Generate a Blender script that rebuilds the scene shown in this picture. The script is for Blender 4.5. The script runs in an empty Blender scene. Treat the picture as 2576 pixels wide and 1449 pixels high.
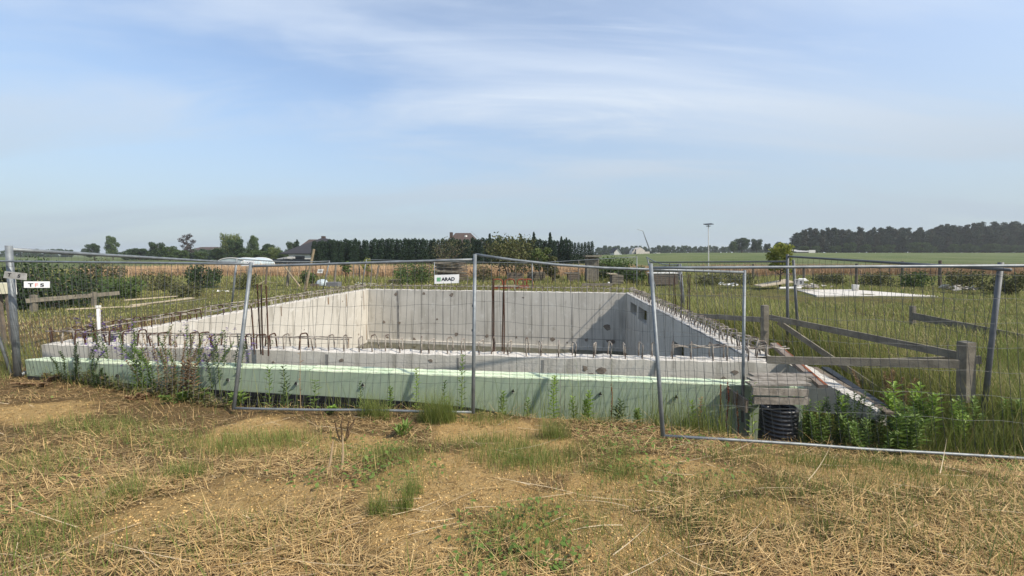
import bpy, math, random
import numpy as np
from mathutils import Vector, Matrix
S = bpy.context.scene
COL = S.collection
R = math.radians
rnd = random.Random(7)
rng = np.random.default_rng(11)

# ------------------------------------------------------------------ camera
F = 1010.0; CX, CY = 1288.0, 724.5            # focal length and centre on a 2576 px wide picture
CAMZ = 2.0; PITCH = math.atan(84.5 / F)
cd = bpy.data.cameras.new('camera'); cam = bpy.data.objects.new('camera', cd); COL.objects.link(cam)
cam.location = (0, 0, CAMZ); cam.rotation_euler = (math.pi / 2 - PITCH, 0, 0)
cd.sensor_width = 36; cd.lens = 36 * F / 2576; cd.clip_start = .05; cd.clip_end = 5000
S.camera = cam

# ------------------------------------------------------------------ sun and sky
SUN_AZ, SUN_EL = R(-29), R(44)                # azimuth from +X, counter-clockwise
TOSUN = Vector((math.cos(SUN_EL) * math.cos(SUN_AZ), math.cos(SUN_EL) * math.sin(SUN_AZ), math.sin(SUN_EL)))
ld = bpy.data.lights.new('sun', 'SUN'); sun = bpy.data.objects.new('sun', ld); COL.objects.link(sun)
sun.rotation_euler = TOSUN.to_track_quat('Z', 'Y').to_euler()
ld.energy = 3.8; ld.angle = R(.9); ld.color = (1, .915, .785)
S.view_settings.view_transform = 'Standard'; S.view_settings.look = 'None'
S.view_settings.exposure = 0.54; S.view_settings.gamma = 1; S.view_settings.use_curve_mapping = False

W = bpy.data.worlds.new('World'); S.world = W; W.use_nodes = True
wn, wl = W.node_tree.nodes, W.node_tree.links
wn.clear()
def N(t, **kw):
    n = wn.new(t)
    for k, v in kw.items(): setattr(n, k, v)
    return n
def wmath(op, a, b=None, clamp=False):
    n = N('ShaderNodeMath', operation=op, use_clamp=clamp)
    for i, x in enumerate((a, b)):
        if x is None: continue
        if isinstance(x, (int, float)): n.inputs[i].default_value = x
        else: wl.new(x, n.inputs[i])
    return n.outputs[0]
sky = N('ShaderNodeTexSky', sky_type='NISHITA')
sky.sun_disc = False; sky.sun_elevation = SUN_EL; sky.sun_rotation = math.atan2(TOSUN.x, TOSUN.y)
sky.altitude = 100; sky.air_density = 1.0; sky.dust_density = 1.2; sky.ozone_density = 1.6
tc = N('ShaderNodeTexCoord'); sp = N('ShaderNodeSeparateXYZ'); wl.new(tc.outputs['Generated'], sp.inputs[0])
zz = wmath('ADD', wmath('MAXIMUM', sp.outputs['Z'], 0.0), .16)
u = wmath('DIVIDE', sp.outputs['X'], zz); v = wmath('DIVIDE', sp.outputs['Y'], zz)
cmb = N('ShaderNodeCombineXYZ'); wl.new(u, cmb.inputs[0]); wl.new(v, cmb.inputs[1])
def cloud(rot, scale, sx, sy, detail, rough, dist, lo, hi, off):
    mp = N('ShaderNodeMapping'); wl.new(cmb.outputs[0], mp.inputs[0])
    mp.inputs['Rotation'].default_value = (0, 0, R(rot)); mp.inputs['Scale'].default_value = (sx, sy, 1)
    mp.inputs['Location'].default_value = off
    nz = N('ShaderNodeTexNoise'); wl.new(mp.outputs[0], nz.inputs['Vector'])
    nz.inputs['Scale'].default_value = scale; nz.inputs['Detail'].default_value = detail
    nz.inputs['Roughness'].default_value = rough; nz.inputs['Distortion'].default_value = dist
    mr = N('ShaderNodeMapRange', interpolation_type='SMOOTHSTEP'); wl.new(nz.outputs[0], mr.inputs[0])
    mr.inputs[1].default_value = lo; mr.inputs[2].default_value = hi
    return mr.outputs[0]
c1 = cloud(-32, 1.15, .34, 1.15, 5, .55, .5, .38, .66, (1.3, .4, 0))       # broad soft bands
c2 = cloud(-34, 2.3, .34, 1.35, 9, .64, .9, .46, .80, (4.1, 2.2, 0))      # thin wisps
c3 = cloud(8, .5, .6, .9, 2, .5, 0, .35, .65, (2.7, 5.0, 0))             # where there are any
side = N('ShaderNodeMapRange', interpolation_type='SMOOTHSTEP'); wl.new(sp.outputs['X'], side.inputs[0]); side.inputs[1].default_value = -.35; side.inputs[2].default_value = .75; side.inputs[4].default_value = .24   # thin veil of haze thickening towards the sun
fac = wmath('ADD', side.outputs[0], wmath('ADD', wmath('ADD', wmath('MULTIPLY', c1, .62), .10), wmath('MULTIPLY', wmath('MULTIPLY', c2, c3), .42)), clamp=True)
mix = N('ShaderNodeMixRGB'); wl.new(fac, mix.inputs[0]); wl.new(sky.outputs[0], mix.inputs[1])
mix.inputs[2].default_value = (3.45, 3.9, 4.55, 1)
low = N('ShaderNodeMapRange', interpolation_type='SMOOTHSTEP'); wl.new(sp.outputs['Z'], low.inputs[0])
low.inputs[1].default_value = .46; low.inputs[2].default_value = -.02; low.inputs[3].default_value = 0; low.inputs[4].default_value = .85
hz = N('ShaderNodeMixRGB'); wl.new(low.outputs[0], hz.inputs[0]); wl.new(mix.outputs[0], hz.inputs[1]); hz.inputs[2].default_value = (2.0, 2.42, 2.75, 1)
bg = N('ShaderNodeBackground'); wl.new(hz.outputs[0], bg.inputs[0]); bg.inputs[1].default_value = .15
wo = N('ShaderNodeOutputWorld'); wl.new(bg.outputs[0], wo.inputs[0])

# ------------------------------------------------------------------ helpers
def ray(x, y):
    u = (x - CX) / F; v = -(y - CY) / F
    return Vector((u, math.cos(PITCH) + v * math.sin(PITCH), -math.sin(PITCH) + v * math.cos(PITCH)))
def P(x, y, Y):                                # the point at depth Y seen at (x, y) of the photograph
    d = ray(x, y); return Vector((0, 0, CAMZ)) + d * (Y / d.y)
def G(x, y, z=0.0):                            # the point at height z
    d = ray(x, y); return Vector((0, 0, CAMZ)) + d * ((z - CAMZ) / d.z)

def tag(o, label=None, cat=None, group=None, kind=None):
    if label: o['label'] = label
    if cat: o['category'] = cat
    if group: o['group'] = group
    if kind: o['kind'] = kind
    return o
def empty(name, loc, label, cat, group=None):
    o = bpy.data.objects.new(name, None); COL.objects.link(o); o.location = loc; o.empty_display_size = .2
    return tag(o, label, cat, group)
def wloc(o):
    p = Vector((0, 0, 0))
    while o is not None: p += o.location; o = o.parent
    return p
def link_mesh(name, V, faces, mat, parent=None, origin=None, smooth=False):
    """V (n,3) world coordinates; faces: an (m,k) array or a list of index lists. ONE object; its vertices are stored relative to its origin."""
    V = np.asarray(V, dtype=np.float64).reshape(-1, 3)
    if origin is None:
        origin = wloc(parent) if parent is not None else Vector((float(V[:, 0].mean()), float(V[:, 1].mean()), float(V[:, 2].min())))
    V = V - np.array(origin)
    me = bpy.data.meshes.new(name)
    if isinstance(faces, np.ndarray):
        m, k = faces.shape
        me.vertices.add(len(V)); me.vertices.foreach_set('co', V.astype(np.float32).ravel())
        me.loops.add(m * k); me.loops.foreach_set('vertex_index', faces.astype(np.int32).ravel())
        me.polygons.add(m); me.polygons.foreach_set('loop_start', np.arange(0, m * k, k, dtype=np.int32))
        me.update(calc_edges=True)
    else:
        me.from_pydata([tuple(p) for p in V], [], faces)
    if smooth: me.polygons.foreach_set('use_smooth', np.ones(len(me.polygons), dtype=bool))
    if mat is not None: me.materials.append(mat)
    o = bpy.data.objects.new(name, me); COL.objects.link(o)
    if parent is not None:
        o.parent = parent; o.location = Vector(origin) - wloc(parent)
    else: o.location = origin
    return o

class MB:
    def __init__(s): s.v, s.f = [], []
    def hexa(s, pts):                           # 8 corners: bottom 4 ccw, top 4 ccw
        b = len(s.v); s.v += [tuple(p) for p in pts]
        for q in ((3, 2, 1, 0), (4, 5, 6, 7), (0, 1, 5, 4), (1, 2, 6, 5), (2, 3, 7, 6), (3, 0, 4, 7)): s.f.append([b + i for i in q])
        return s
    def box(s, c, size, rz=0.0):
        c = Vector(c); M = Matrix.Rotation(rz, 3, 'Z'); a, b, d = (x / 2 for x in size)
        return s.hexa([c + M @ Vector(p) for p in ((-a, -b, -d), (a, -b, -d), (a, b, -d), (-a, b, -d), (-a, -b, d), (a, -b, d), (a, b, d), (-a, b, d))])
    def beam(s, p, q, w, h, up=(0, 0, 1), jit=0):
        p, q = Vector(p), Vector(q); d = (q - p).normalized(); up = Vector(up)
        side = d.cross(up)
        if side.length < 1e-4: side = d.cross(Vector((1, 0, 0)))
        side.normalize(); n = side.cross(d); a, b = side * w / 2, n * h / 2
        return s.hexa([p - a - b, q - a - b, q + a - b, p + a - b, p - a + b, q - a + b, q + a + b, p + a + b])
    def tube(s, pts, r, n=6, cap=True):
        pts = [Vector(p) for p in pts]; rs = r if isinstance(r, (list, tuple)) else [r] * len(pts)
        b = len(s.v); prev = None
        for i, p in enumerate(pts):
            d = (pts[min(i + 1, len(pts) - 1)] - pts[max(i - 1, 0)]).normalized()
            if prev is None:
                side = d.cross(Vector((0, 0, 1)))
                if side.length < .05: side = d.cross(Vector((0, 1, 0)))
            else: side = prev - d * prev.dot(d)
            side.normalize(); prev = side; up = side.cross(d)
            for k in range(n):
                a = 2 * math.pi * k / n; s.v.append(tuple(p + (side * math.cos(a) + up * math.sin(a)) * rs[i]))
        for i in range(len(pts) - 1):
            for k in range(n):
                k2 = (k + 1) % n; s.f.append([b + i * n + k, b + (i + 1) * n + k, b + (i + 1) * n + k2, b + i * n + k2])
        if cap:
            s.f.append([b + k for k in range(n)]); e = b + (len(pts) - 1) * n; s.f.append([e + n - 1 - k for k in range(n)])
        return s
    def poly(s, pts): b = len(s.v); s.v += [tuple(p) for p in pts]; s.f.append(list(range(b, b + len(pts)))); return s
    def prism(s, pts, ext):                      # flat outline pushed out along ext
        pts = [Vector(p) for p in pts]; e = Vector(ext); n = len(pts); b = len(s.v)
        s.v += [tuple(p) for p in pts] + [tuple(p + e) for p in pts]
        s.f.append([b + i for i in range(n)][::-1]); s.f.append([b + n + i for i in range(n)])
        for i in range(n): s.f.append([b + i, b + (i + 1) % n, b + n + (i + 1) % n, b + n + i])
        return s
    def lathe(s, c, prof, n=16):
        c = Vector(c); b = len(s.v)
        for r, z in prof:
            for k in range(n): a = 2 * math.pi * k / n; s.v.append(tuple(c + Vector((r * math.cos(a), r * math.sin(a), z))))
        for i in range(len(prof) - 1):
            for k in range(n): k2 = (k + 1) % n; s.f.append([b + i * n + k, b + i * n + k2, b + (i + 1) * n + k2, b + (i + 1) * n + k])
        return s
    def build(s, name, mat, parent=None, origin=None, smooth=False):
        return link_mesh(name, s.v, s.f, mat, parent, origin, smooth)
def copy_tree(o, parent=None):
    c = o.copy(); COL.objects.link(c)
    if parent is not None: c.parent = parent
    for ch in KIDS.get(o.name, []): copy_tree(ch, c)
    return c
KIDS = {}
def note_kids(root):
    for o in list(COL.objects):
        if o.parent is not None: KIDS.setdefault(o.parent.name, [])
        if o.parent is not None and o not in KIDS[o.parent.name]: KIDS[o.parent.name].append(o)

# value noise
def _h(i, j, s):
    n = (i * 374761393 + j * 668265263 + s * 974711) & 0x7fffffff
    n = ((n ^ (n >> 13)) * 1274126177) & 0x7fffffff
    return ((n ^ (n >> 16)) & 0xffff) / 65535.0
def vn(x, y, s=0):
    x = np.asarray(x, float); y = np.asarray(y, float)
    i = np.floor(x).astype(np.int64); j = np.floor(y).astype(np.int64); fx, fy = x - i, y - j
    fx = fx * fx * (3 - 2 * fx); fy = fy * fy * (3 - 2 * fy)
    return (_h(i, j, s) * (1 - fx) + _h(i + 1, j, s) * fx) * (1 - fy) + (_h(i, j + 1, s) * (1 - fx) + _h(i + 1, j + 1, s) * fx) * fy
def fbm(x, y, s=0, o=4):
    r = 0; a = .5
    for k in range(o): r = r + a * (vn(x * 2 ** k, y * 2 ** k, s + k) - .5); a *= .5
    return r
def sst(a, b, x):
    t = np.clip((np.asarray(x, float) - a) / (b - a), 0, 1); return t * t * (3 - 2 * t)

# ------------------------------------------------------------------ materials
def mat(name, col, rough=.8, metal=0.0, var=None, vscale=6.0, bump=0.0, bscale=40.0, island=None, spec=.3, coords='Object', transl=0.0, stains=None, runs=None):
    """Principled; var: second colour mixed by noise; island: list of colours picked per loose piece; stains: (colour, scale, lo, hi)."""
    m = bpy.data.materials.new(name); m.use_nodes = True
    n, l = m.node_tree.nodes, m.node_tree.links; b = n['Principled BSDF']
    b.inputs['Base Color'].default_value = (*col, 1); b.inputs['Roughness'].default_value = rough
    b.inputs['Metallic'].default_value = metal; b.inputs['Specular IOR Level'].default_value = spec
    t = n.new('ShaderNodeTexCoord').outputs[coords]
    cur = None
    def noise(scale, detail=5, rough=.6):
        z = n.new('ShaderNodeTexNoise'); l.new(t, z.inputs['Vector']); z.inputs['Scale'].default_value = scale
        z.inputs['Detail'].default_value = detail; z.inputs['Roughness'].default_value = rough; return z.outputs[0]
    def ramp(x, lo, hi):
        r = n.new('ShaderNodeMapRange'); l.new(x, r.inputs[0]); r.inputs[1].default_value = lo; r.inputs[2].default_value = hi; return r.outputs[0]
    def mixc(f, a, bcol):
        x = n.new('ShaderNodeMixRGB'); l.new(f, x.inputs[0])
        for i, c in ((1, a), (2, bcol)):
            if isinstance(c, tuple): x.inputs[i].default_value = (*c, 1)
            else: l.new(c, x.inputs[i])
        return x.outputs[0]
    if island:
        g = n.new('ShaderNodeNewGeometry'); r = n.new('ShaderNodeValToRGB'); l.new(g.outputs['Random Per Island'], r.inputs[0])
        e = r.color_ramp.elements
        while len(e) < len(island): e.new(.5)
        for k, c in enumerate(island): e[k].position = k / (len(island) - 1); e[k].color = (*c, 1)
        cur = r.outputs[0]
    if var: cur = mixc(ramp(noise(vscale), .35, .68), cur if cur is not None else col, var)
    if runs:
        mp = n.new('ShaderNodeMapping'); l.new(t, mp.inputs[0]); mp.inputs['Scale'].default_value = (3.2, 3.2, .22)
        z = n.new('ShaderNodeTexNoise'); l.new(mp.outputs[0], z.inputs['Vector']); z.inputs['Scale'].default_value = 2.0; z.inputs['Detail'].default_value = 7
        cur = mixc(ramp(z.outputs[0], .52, .78), cur if cur is not None else col, runs)
    for st in (stains or []): cur = mixc(ramp(noise(st[1], 8, .65), st[2], st[3]), cur if cur is not None else col, st[0])
    if cur is not None: l.new(cur, b.inputs['Base Color'])
    if bump:
        bm = n.new('ShaderNodeBump'); l.new(noise(bscale, 6), bm.inputs['Height']); bm.inputs['Strength'].default_value = bump; bm.inputs['Distance'].default_value = .02
        l.new(bm.outputs[0], b.inputs['Normal'])
    if transl:
        tr = n.new('ShaderNodeBsdfTranslucent'); mx = n.new('ShaderNodeMixShader'); mx.inputs[0].default_value = transl
        if cur is not None: l.new(cur, tr.inputs[0])
        else: tr.inputs[0].default_value = (*col, 1)
        l.new(b.outputs[0], mx.inputs[1]); l.new(tr.outputs[0], mx.inputs[2]); l.new(mx.outputs[0], n['Material Output'].inputs[0])
    return m
M = {}
M['concrete'] = mat('concrete', (.55, .52, .46), .9, var=(.46, .435, .385), vscale=1.1, bump=.35, bscale=30, runs=(.27, .25, .21),
                    stains=[((.30, .27, .225), 2.4, .60, .78), ((.15, .13, .11), 9.0, .68, .76), ((.58, .56, .51), 3.3, .56, .7)])
M['rough_top'] = mat('rough_concrete_top', (.66, .63, .58), .95, var=(.46, .43, .38), vscale=14, bump=1.0, bscale=60)
M['stain'] = mat('dark_stain', (.13, .105, .085), .9, var=(.27, .225, .18), vscale=16)
M['rust_stain'] = mat('rust_stain', (.21, .13, .075), .9, var=(.30, .24, .18), vscale=8)
M['seam'] = mat('formwork_seam', (.17, .165, .155), .9, var=(.27, .26, .24), vscale=5)
M['foam'] = mat('green_foam', (.345, .415, .285), .75, var=(.29, .37, .285), vscale=2.0, bump=.08, bscale=30, stains=[((.40, .45, .32), 1.3, .55, .7), ((.48, .53, .46), 5.0, .62, .8), ((.27, .26, .17), 2.6, .62, .78)])
M['foam_edge'] = mat('foam_cut_edge', (.66, .71, .52), .8, var=(.46, .58, .40), vscale=9, bump=.4, bscale=30)
M['membrane'] = mat('black_membrane', (.018, .02, .023), .5, bump=.1, bscale=20)
M['water'] = mat('murky_water', (.055, .052, .026), .06, spec=.5, bump=.02, bscale=5)
M['galv'] = mat('galvanised_steel', (.24, .26, .27), .5, .35, var=(.15, .165, .175), vscale=9, bump=.05, bscale=60)
M['galv_dull'] = mat('dull_galvanised_steel', (.15, .155, .16), .6, .3, var=(.11, .115, .12), vscale=9)
M['wire'] = mat('fence_wire', (.085, .09, .09), .6, .3)
M['rebar'] = mat('rusty_rebar', (.04, .02, .014), .9, var=(.085, .04, .024), vscale=12)
M['rebar_splash'] = mat('cement_splashed_rebar', (.05, .028, .02), .9, var=(.50, .46, .40), vscale=5.0)
M['tape'] = mat('black_tape', (.02, .02, .022), .5)
M['wood_grey'] = mat('weathered_wood', (.235, .21, .165), .85, var=(.13, .115, .09), vscale=7, bump=.3, bscale=50)
M['wood_tan'] = mat('tan_old_wood', (.33, .265, .175), .85, var=(.22, .18, .12), vscale=7, bump=.3, bscale=50)
M['wood_silver'] = mat('silvery_old_wood', (.31, .28, .24), .85, var=(.15, .13, .105), vscale=11, bump=.4, bscale=60)
M['wood_pale'] = mat('pale_wood', (.50, .42, .30), .85, var=(.36, .31, .23), vscale=5, bump=.2, bscale=40)
M['wood_dark'] = mat('dark_wood', (.11, .09, .07), .9, var=(.19, .155, .12), vscale=8, bump=.3, bscale=50)
M['white_plastic'] = mat('white_plastic', (.74, .73, .70), .5, var=(.62, .60, .56), vscale=6)
M['white_sign'] = mat('white_sign_board', (.80, .80, .79), .5, var=(.72, .72, .71), vscale=9)
M['dirty_sign'] = mat('dirty_sign_board', (.30, .29, .26), .7, var=(.52, .50, .46), vscale=9)
M['sign_black'] = mat('black_print', (.012, .012, .016), .6)
M['sign_red'] = mat('red_print', (.72, .30, .28), .6)
M['sign_green'] = mat('green_print', (.06, .34, .10), .6)
M['cream'] = mat('cream_painted_metal', (.66, .63, .47), .5, var=(.55, .52, .38), vscale=6)
M['black_pipe'] = mat('black_plastic_pipe', (.045, .045, .047), .38, spec=.5)
M['orange_net'] = mat('orange_plastic', (.34, .085, .035), .6, var=(.25, .06, .03), vscale=4)
M['rust_beam'] = mat('flaking_rust', (.26, .09, .035), .9, var=(.20, .06, .03), vscale=14, bump=.6, bscale=40)
M['beam_paint'] = mat('faded_grey_metal', (.22, .19, .165), .7, var=(.19, .14, .11), vscale=6)
M['plaster'] = mat('white_plaster', (.62, .61, .57), .9, var=(.54, .53, .5), vscale=.5)
M['grey_render'] = mat('grey_render', (.40, .40, .40), .9, var=(.34, .34, .34), vscale=.6)
M['block_wall'] = mat('pale_block_wall', (.62, .57, .50), .9, var=(.50, .45, .40), vscale=1.0)
M['roof_dark'] = mat('dark_slate_roof', (.028, .029, .034), .9, var=(.04, .04, .046), vscale=2)
M['roof_brown'] = mat('brown_tile_roof', (.085, .058, .047), .85, var=(.06, .044, .04), vscale=3)
M['pane'] = mat('dark_glass', (.015, .018, .022), .12, spec=.6)
M['fence_dark'] = mat('dark_panel_fence', (.022, .028, .036), .6)
M['grey_block'] = mat('grey_concrete_block', (.13, .135, .145), .9, var=(.18, .18, .185), vscale=8)
M['poly'] = mat('clear_polythene', (.48, .54, .56), .35, var=(.34, .40, .42), vscale=1.2)
M['bark'] = mat('bark', (.10, .08, .06), .95, var=(.06, .05, .04), vscale=8, bump=.4)
M['stem'] = mat('green_stem', (.13, .17, .05), .8)
M['stem_dry'] = mat('dry_stem', (.33, .25, .15), .85, var=(.22, .15, .09), vscale=9)
M['stem_red'] = mat('red_brown_stem', (.20, .07, .04), .85)
M['stone'] = mat('pale_rubble', (.50, .46, .40), .9, var=(.36, .33, .29), vscale=4, bump=.5)
# ------------------------------------------------------------------ plan of the pit
ZT = .40                                          # top of the basement walls
FL, FR = G(104, 867, ZT), G(1985, 915, ZT)        # outer front corners
BLi, BRi = G(925, 728, ZT), G(1575, 738, ZT)      # inner rear corners
uF = (FR - FL).normalized(); nF = Vector((uF.y, -uF.x, 0))      # nF points to the camera
TF, TS, TR, TB = .30, .34, .42, .34               # wall thickness: front, left, right, back
BLo = BLi - uF * TS - nF * TB; BRo = BRi + uF * TR - nF * TB
uL = (BLo - FL).normalized(); uR = (BRo - FR).normalized()
FLi = FL + uF * TS - nF * TF; FRi = FR - uF * TR - nF * TF
def xyl(p): return (p.x, p.y)
# front line of the fence, as y over x
FX = np.array([-40, -8.4, -3.66, -.47, 1.75, 5.6, 40]); FY = np.array([8.2, 6.7, 5.18, 5.02, 4.62, 4.1, 3.2])
def fence_y(x): return np.interp(x, FX, FY)
def wall_y(x): return FL.y + (np.asarray(x) - FL.x) * (FR.y - FL.y) / (FR.x - FL.x)
def side_in(x, y):                                 # >0 inside the pit's mid-wall outline
    d = np.full(np.shape(x), 1e9)
    c = [FL + uF * TS / 2 - nF * TF / 2, FR - uF * TR / 2 - nF * TF / 2, BRo - uF * TR / 2 + nF * TB / 2, BLo + uF * TS / 2 + nF * TB / 2]
    for a, b in zip(c, c[1:] + c[:1]):
        e = (b - a).normalized(); d = np.minimum(d, (x - a.x) * -e.y + (y - a.y) * e.x)
    return d
# bare sandy patches of the foreground (world x, y, radius)
BARE = []
for px, py, r in ((1170, 1215, .62), (1450, 1385, .5), (1050, 1405, .42), (760, 1275, .4), (1240, 1065, .5), (2090, 1155, .5), (1560, 1430, .45), (980, 1330, .3),
                  (640, 1075, .5), (1560, 1270, .35), (1320, 1120, .4), (1800, 1235, .35), (1240, 1290, .35), (80, 1030, .5), (2330, 1200, .4), (420, 1350, .25), (1680, 1180, .35), (900, 1100, .4), (1900, 1330, .25)):
    p = G(px, py, .05); BARE.append((p.x, p.y, r * 1.32))
def bareness(x, y):
    b = np.zeros(np.shape(x))
    for bx, by, r in BARE: b = np.maximum(b, np.exp(-(((x - bx) / r) ** 2 + ((y - by) / (r * .75)) ** 2)))
    b = b + 1.5 * fbm(x * 1.3, y * 1.3, 21, 5) 
    return np.clip(b, 0, 1)
def ground_z(x, y, pit=True):
    x = np.asarray(x, float); y = np.asarray(y, float)
    yf, yw = fence_y(x), wall_y(np.clip(x, -9, 5))
    z = .22 * (1 - sst(2.2, 4.6, y)) * sst(-9, -2, x + 4) + 0 * x                       # low mound the photographer stands on
    t = sst(0.08, .7, (y - yf) / np.maximum(yw - .35 - yf, .3))
    hole = sst(-9.0, -8.1, x) * (1 - sst(4.6, 6.2, x))
    z = z * (1 - t) + (-.55 * hole) * t
    back = sst(0, 2.2, y - yw + .2) ; side = np.maximum(sst(-8.3, -9.6, x), sst(4.5, 6.5, x)); far = sst(18, 19.5, y)
    lift = np.maximum(back * np.maximum(side, sst(7.5, 10, y)), far)
    z = z * (1 - lift) + .22 * lift
    x = np.asarray(x, float)
    calm = 1 - .9 * np.exp(-((y - yf - .2) / .8) ** 2)
    z = z + (.16 * fbm(x / 2.2, y / 2.2, 3, 4) + .05 * fbm(x * 1.9, y * 1.9, 9, 3)) * (1 - sst(25, 60, y) * .5) * calm + np.interp(x, [-9, -3.6, 0, 1.75, 2.9, 5.6], [-.03, -.06, -.075, -.06, -.19, -.27]) * np.exp(-((y - yf - .1) / .8) ** 2)
    z = z + (.035 * fbm(x * 5, y * 5, 5, 3) + .05 * np.abs(fbm(x * 3.1, y * 3.1, 61, 3)) - .01) * (y < 9) + (.045 * np.abs(fbm(x * 9, y * 9, 71, 3)) + .03 * fbm(x * 17, y * 17, 72, 2)) * (y < 5.6) * (.25 + .75 * sst(.15, .5, bareness(x, y)))
    z = z + 2.6 * sst(45, 200, y) * sst(.0, .45, x / np.maximum(y, 1)) - .25 * sst(40, 150, y) * sst(.05, -.3, x / np.maximum(y, 1))
    if pit: z = np.where(side_in(x, y) > 0, -3.2, z)
    return z
def gz(x, y): return float(ground_z(np.array([x]), np.array([y]), False)[0])

def greenness(x, y):                              # 0 straw and sand, 1 green meadow
    yf = fence_y(x)
    g = sst(.2, 2.5, y - yf) * .85
    g = np.maximum(g, sst(3.4, 4.6, x) * sst(-.25, .3, y - yf) * .9)
    dry = np.exp(-(((x - 8.3) / 2.6) ** 2 + ((y - 6.4) / 2.2) ** 2)) + np.exp(-(((x + 11.5) / 3.2) ** 2 + ((y - 9.3) / 2.3) ** 2)) * 1.1
    g = g - .75 * np.clip(dry, 0, 1) + .9 * fbm(x * .45, y * .45, 33, 4)
    return np.clip(g, 0, 1)

# ------------------------------------------------------------------ ground: one sheet
def axis(a, b, step, lo, hi, growth=1.16):
    s = list(np.arange(a, b, step)); d = step
    while s[-1] < hi: d *= growth; s.append(s[-1] + d)
    d = step
    while s[0] > lo: d *= growth; s.insert(0, s[0] - d)
    return np.array(s)
xs = axis(-8, 7, .034, -1500, 1500); ys = np.concatenate([np.concatenate([np.arange(.6, 1.4, .08), np.arange(1.4, 4.6, .028), np.arange(4.6, 6.2, .045)]), axis(6.2, 20.5, .1, 6.19, 1800)[1:]])
X, Y = np.meshgrid(xs, ys); X, Y = X.ravel(), Y.ravel(); nx, ny = len(xs), len(ys)
near = (Y < 9)
Zg = ground_z(X, Y)
ii = np.arange(nx * ny).reshape(ny, nx)
Fq = np.stack([ii[:-1, :-1], ii[:-1, 1:], ii[1:, 1:], ii[1:, :-1]], -1).reshape(-1, 4)
def ground_material():
    m = bpy.data.materials.new('soil_and_turf'); m.use_nodes = True
    n, l = m.node_tree.nodes, m.node_tree.links; b = n['Principled BSDF']; b.inputs['Roughness'].default_value = .95; b.inputs['Specular IOR Level'].default_value = .1
    t = n.new('ShaderNodeTexCoord').outputs['Object']
    def noise(s, d=6, r=.62):
        z = n.new('ShaderNodeTexNoise'); l.new(t, z.inputs['Vector']); z.inputs['Scale'].default_value = s; z.inputs['Detail'].default_value = d; z.inputs['Roughness'].default_value = r; return z.outputs[0]
    def mr(x, lo, hi): r = n.new('ShaderNodeMapRange'); l.new(x, r.inputs[0]); r.inputs[1].default_value = lo; r.inputs[2].default_value = hi; return r.outputs[0]
    def mx(f, a, c):
        x = n.new('ShaderNodeMixRGB'); l.new(f, x.inputs[0])
        for i, q in ((1, a), (2, c)):
            if isinstance(q, tuple): x.inputs[i].default_value = (*q, 1)
            else: l.new(q, x.inputs[i])
        return x.outputs[0]
    at = n.new('ShaderNodeAttribute'); at.attribute_name = 'cover'; sp = n.new('ShaderNodeSeparateColor'); l.new(at.outputs['Color'], sp.inputs[0])
    sand = mx(mr(noise(9), .35, .65), (.70, .475, .205), (.53, .335, .13)); sand = mx(mr(noise(60, 5), .5, .72), sand, (.76, .55, .28)); sand = mx(mr(noise(24, 7), .55, .66), sand, (.26, .165, .07))
    litter = mx(mr(noise(22), .35, .65), (.15, .095, .045), (.27, .18, .085)); litter = mx(mr(noise(5), .5, .7), litter, (.10, .085, .03))
    green = mx(mr(noise(2.2), .35, .65), (.095, .125, .03), (.20, .18, .062)); green = mx(mr(noise(14), .4, .7), green, (.12, .105, .042))
    c = mx(sp.outputs['Red'], litter, sand); c = mx(sp.outputs['Green'], c, green)
    farg = mx(mr(noise(.06, 4), .4, .6), (.085, .115, .04), (.125, .145, .06)); c = mx(sp.outputs['Blue'], c, farg)
    l.new(c, b.inputs['Base Color'])
    bm = n.new('ShaderNodeBump'); ad = n.new('ShaderNodeMath'); l.new(noise(16, 8, .75), ad.inputs[0]); l.new(noise(70, 6, .7), ad.inputs[1]); l.new(ad.outputs[0], bm.inputs['Height']); bm.inputs['Strength'].default_value = 1.0; bm.inputs['Distance'].default_value = .07; l.new(bm.outputs[0], b.inputs['Normal'])
    return m
ground = link_mesh('ground', np.stack([X, Y, Zg], 1), Fq, ground_material(), None, (0, 0, 0), True); tag(ground, kind='structure')
ca = ground.data.color_attributes.new('cover', 'FLOAT_COLOR', 'POINT')
cov = np.stack([sst(.28, .62, bareness(X, Y)), greenness(X, Y), sst(40, 60, Y), np.ones_like(X)], 1)
ca.data.foreach_set('color', cov.astype(np.float32).ravel())

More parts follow.
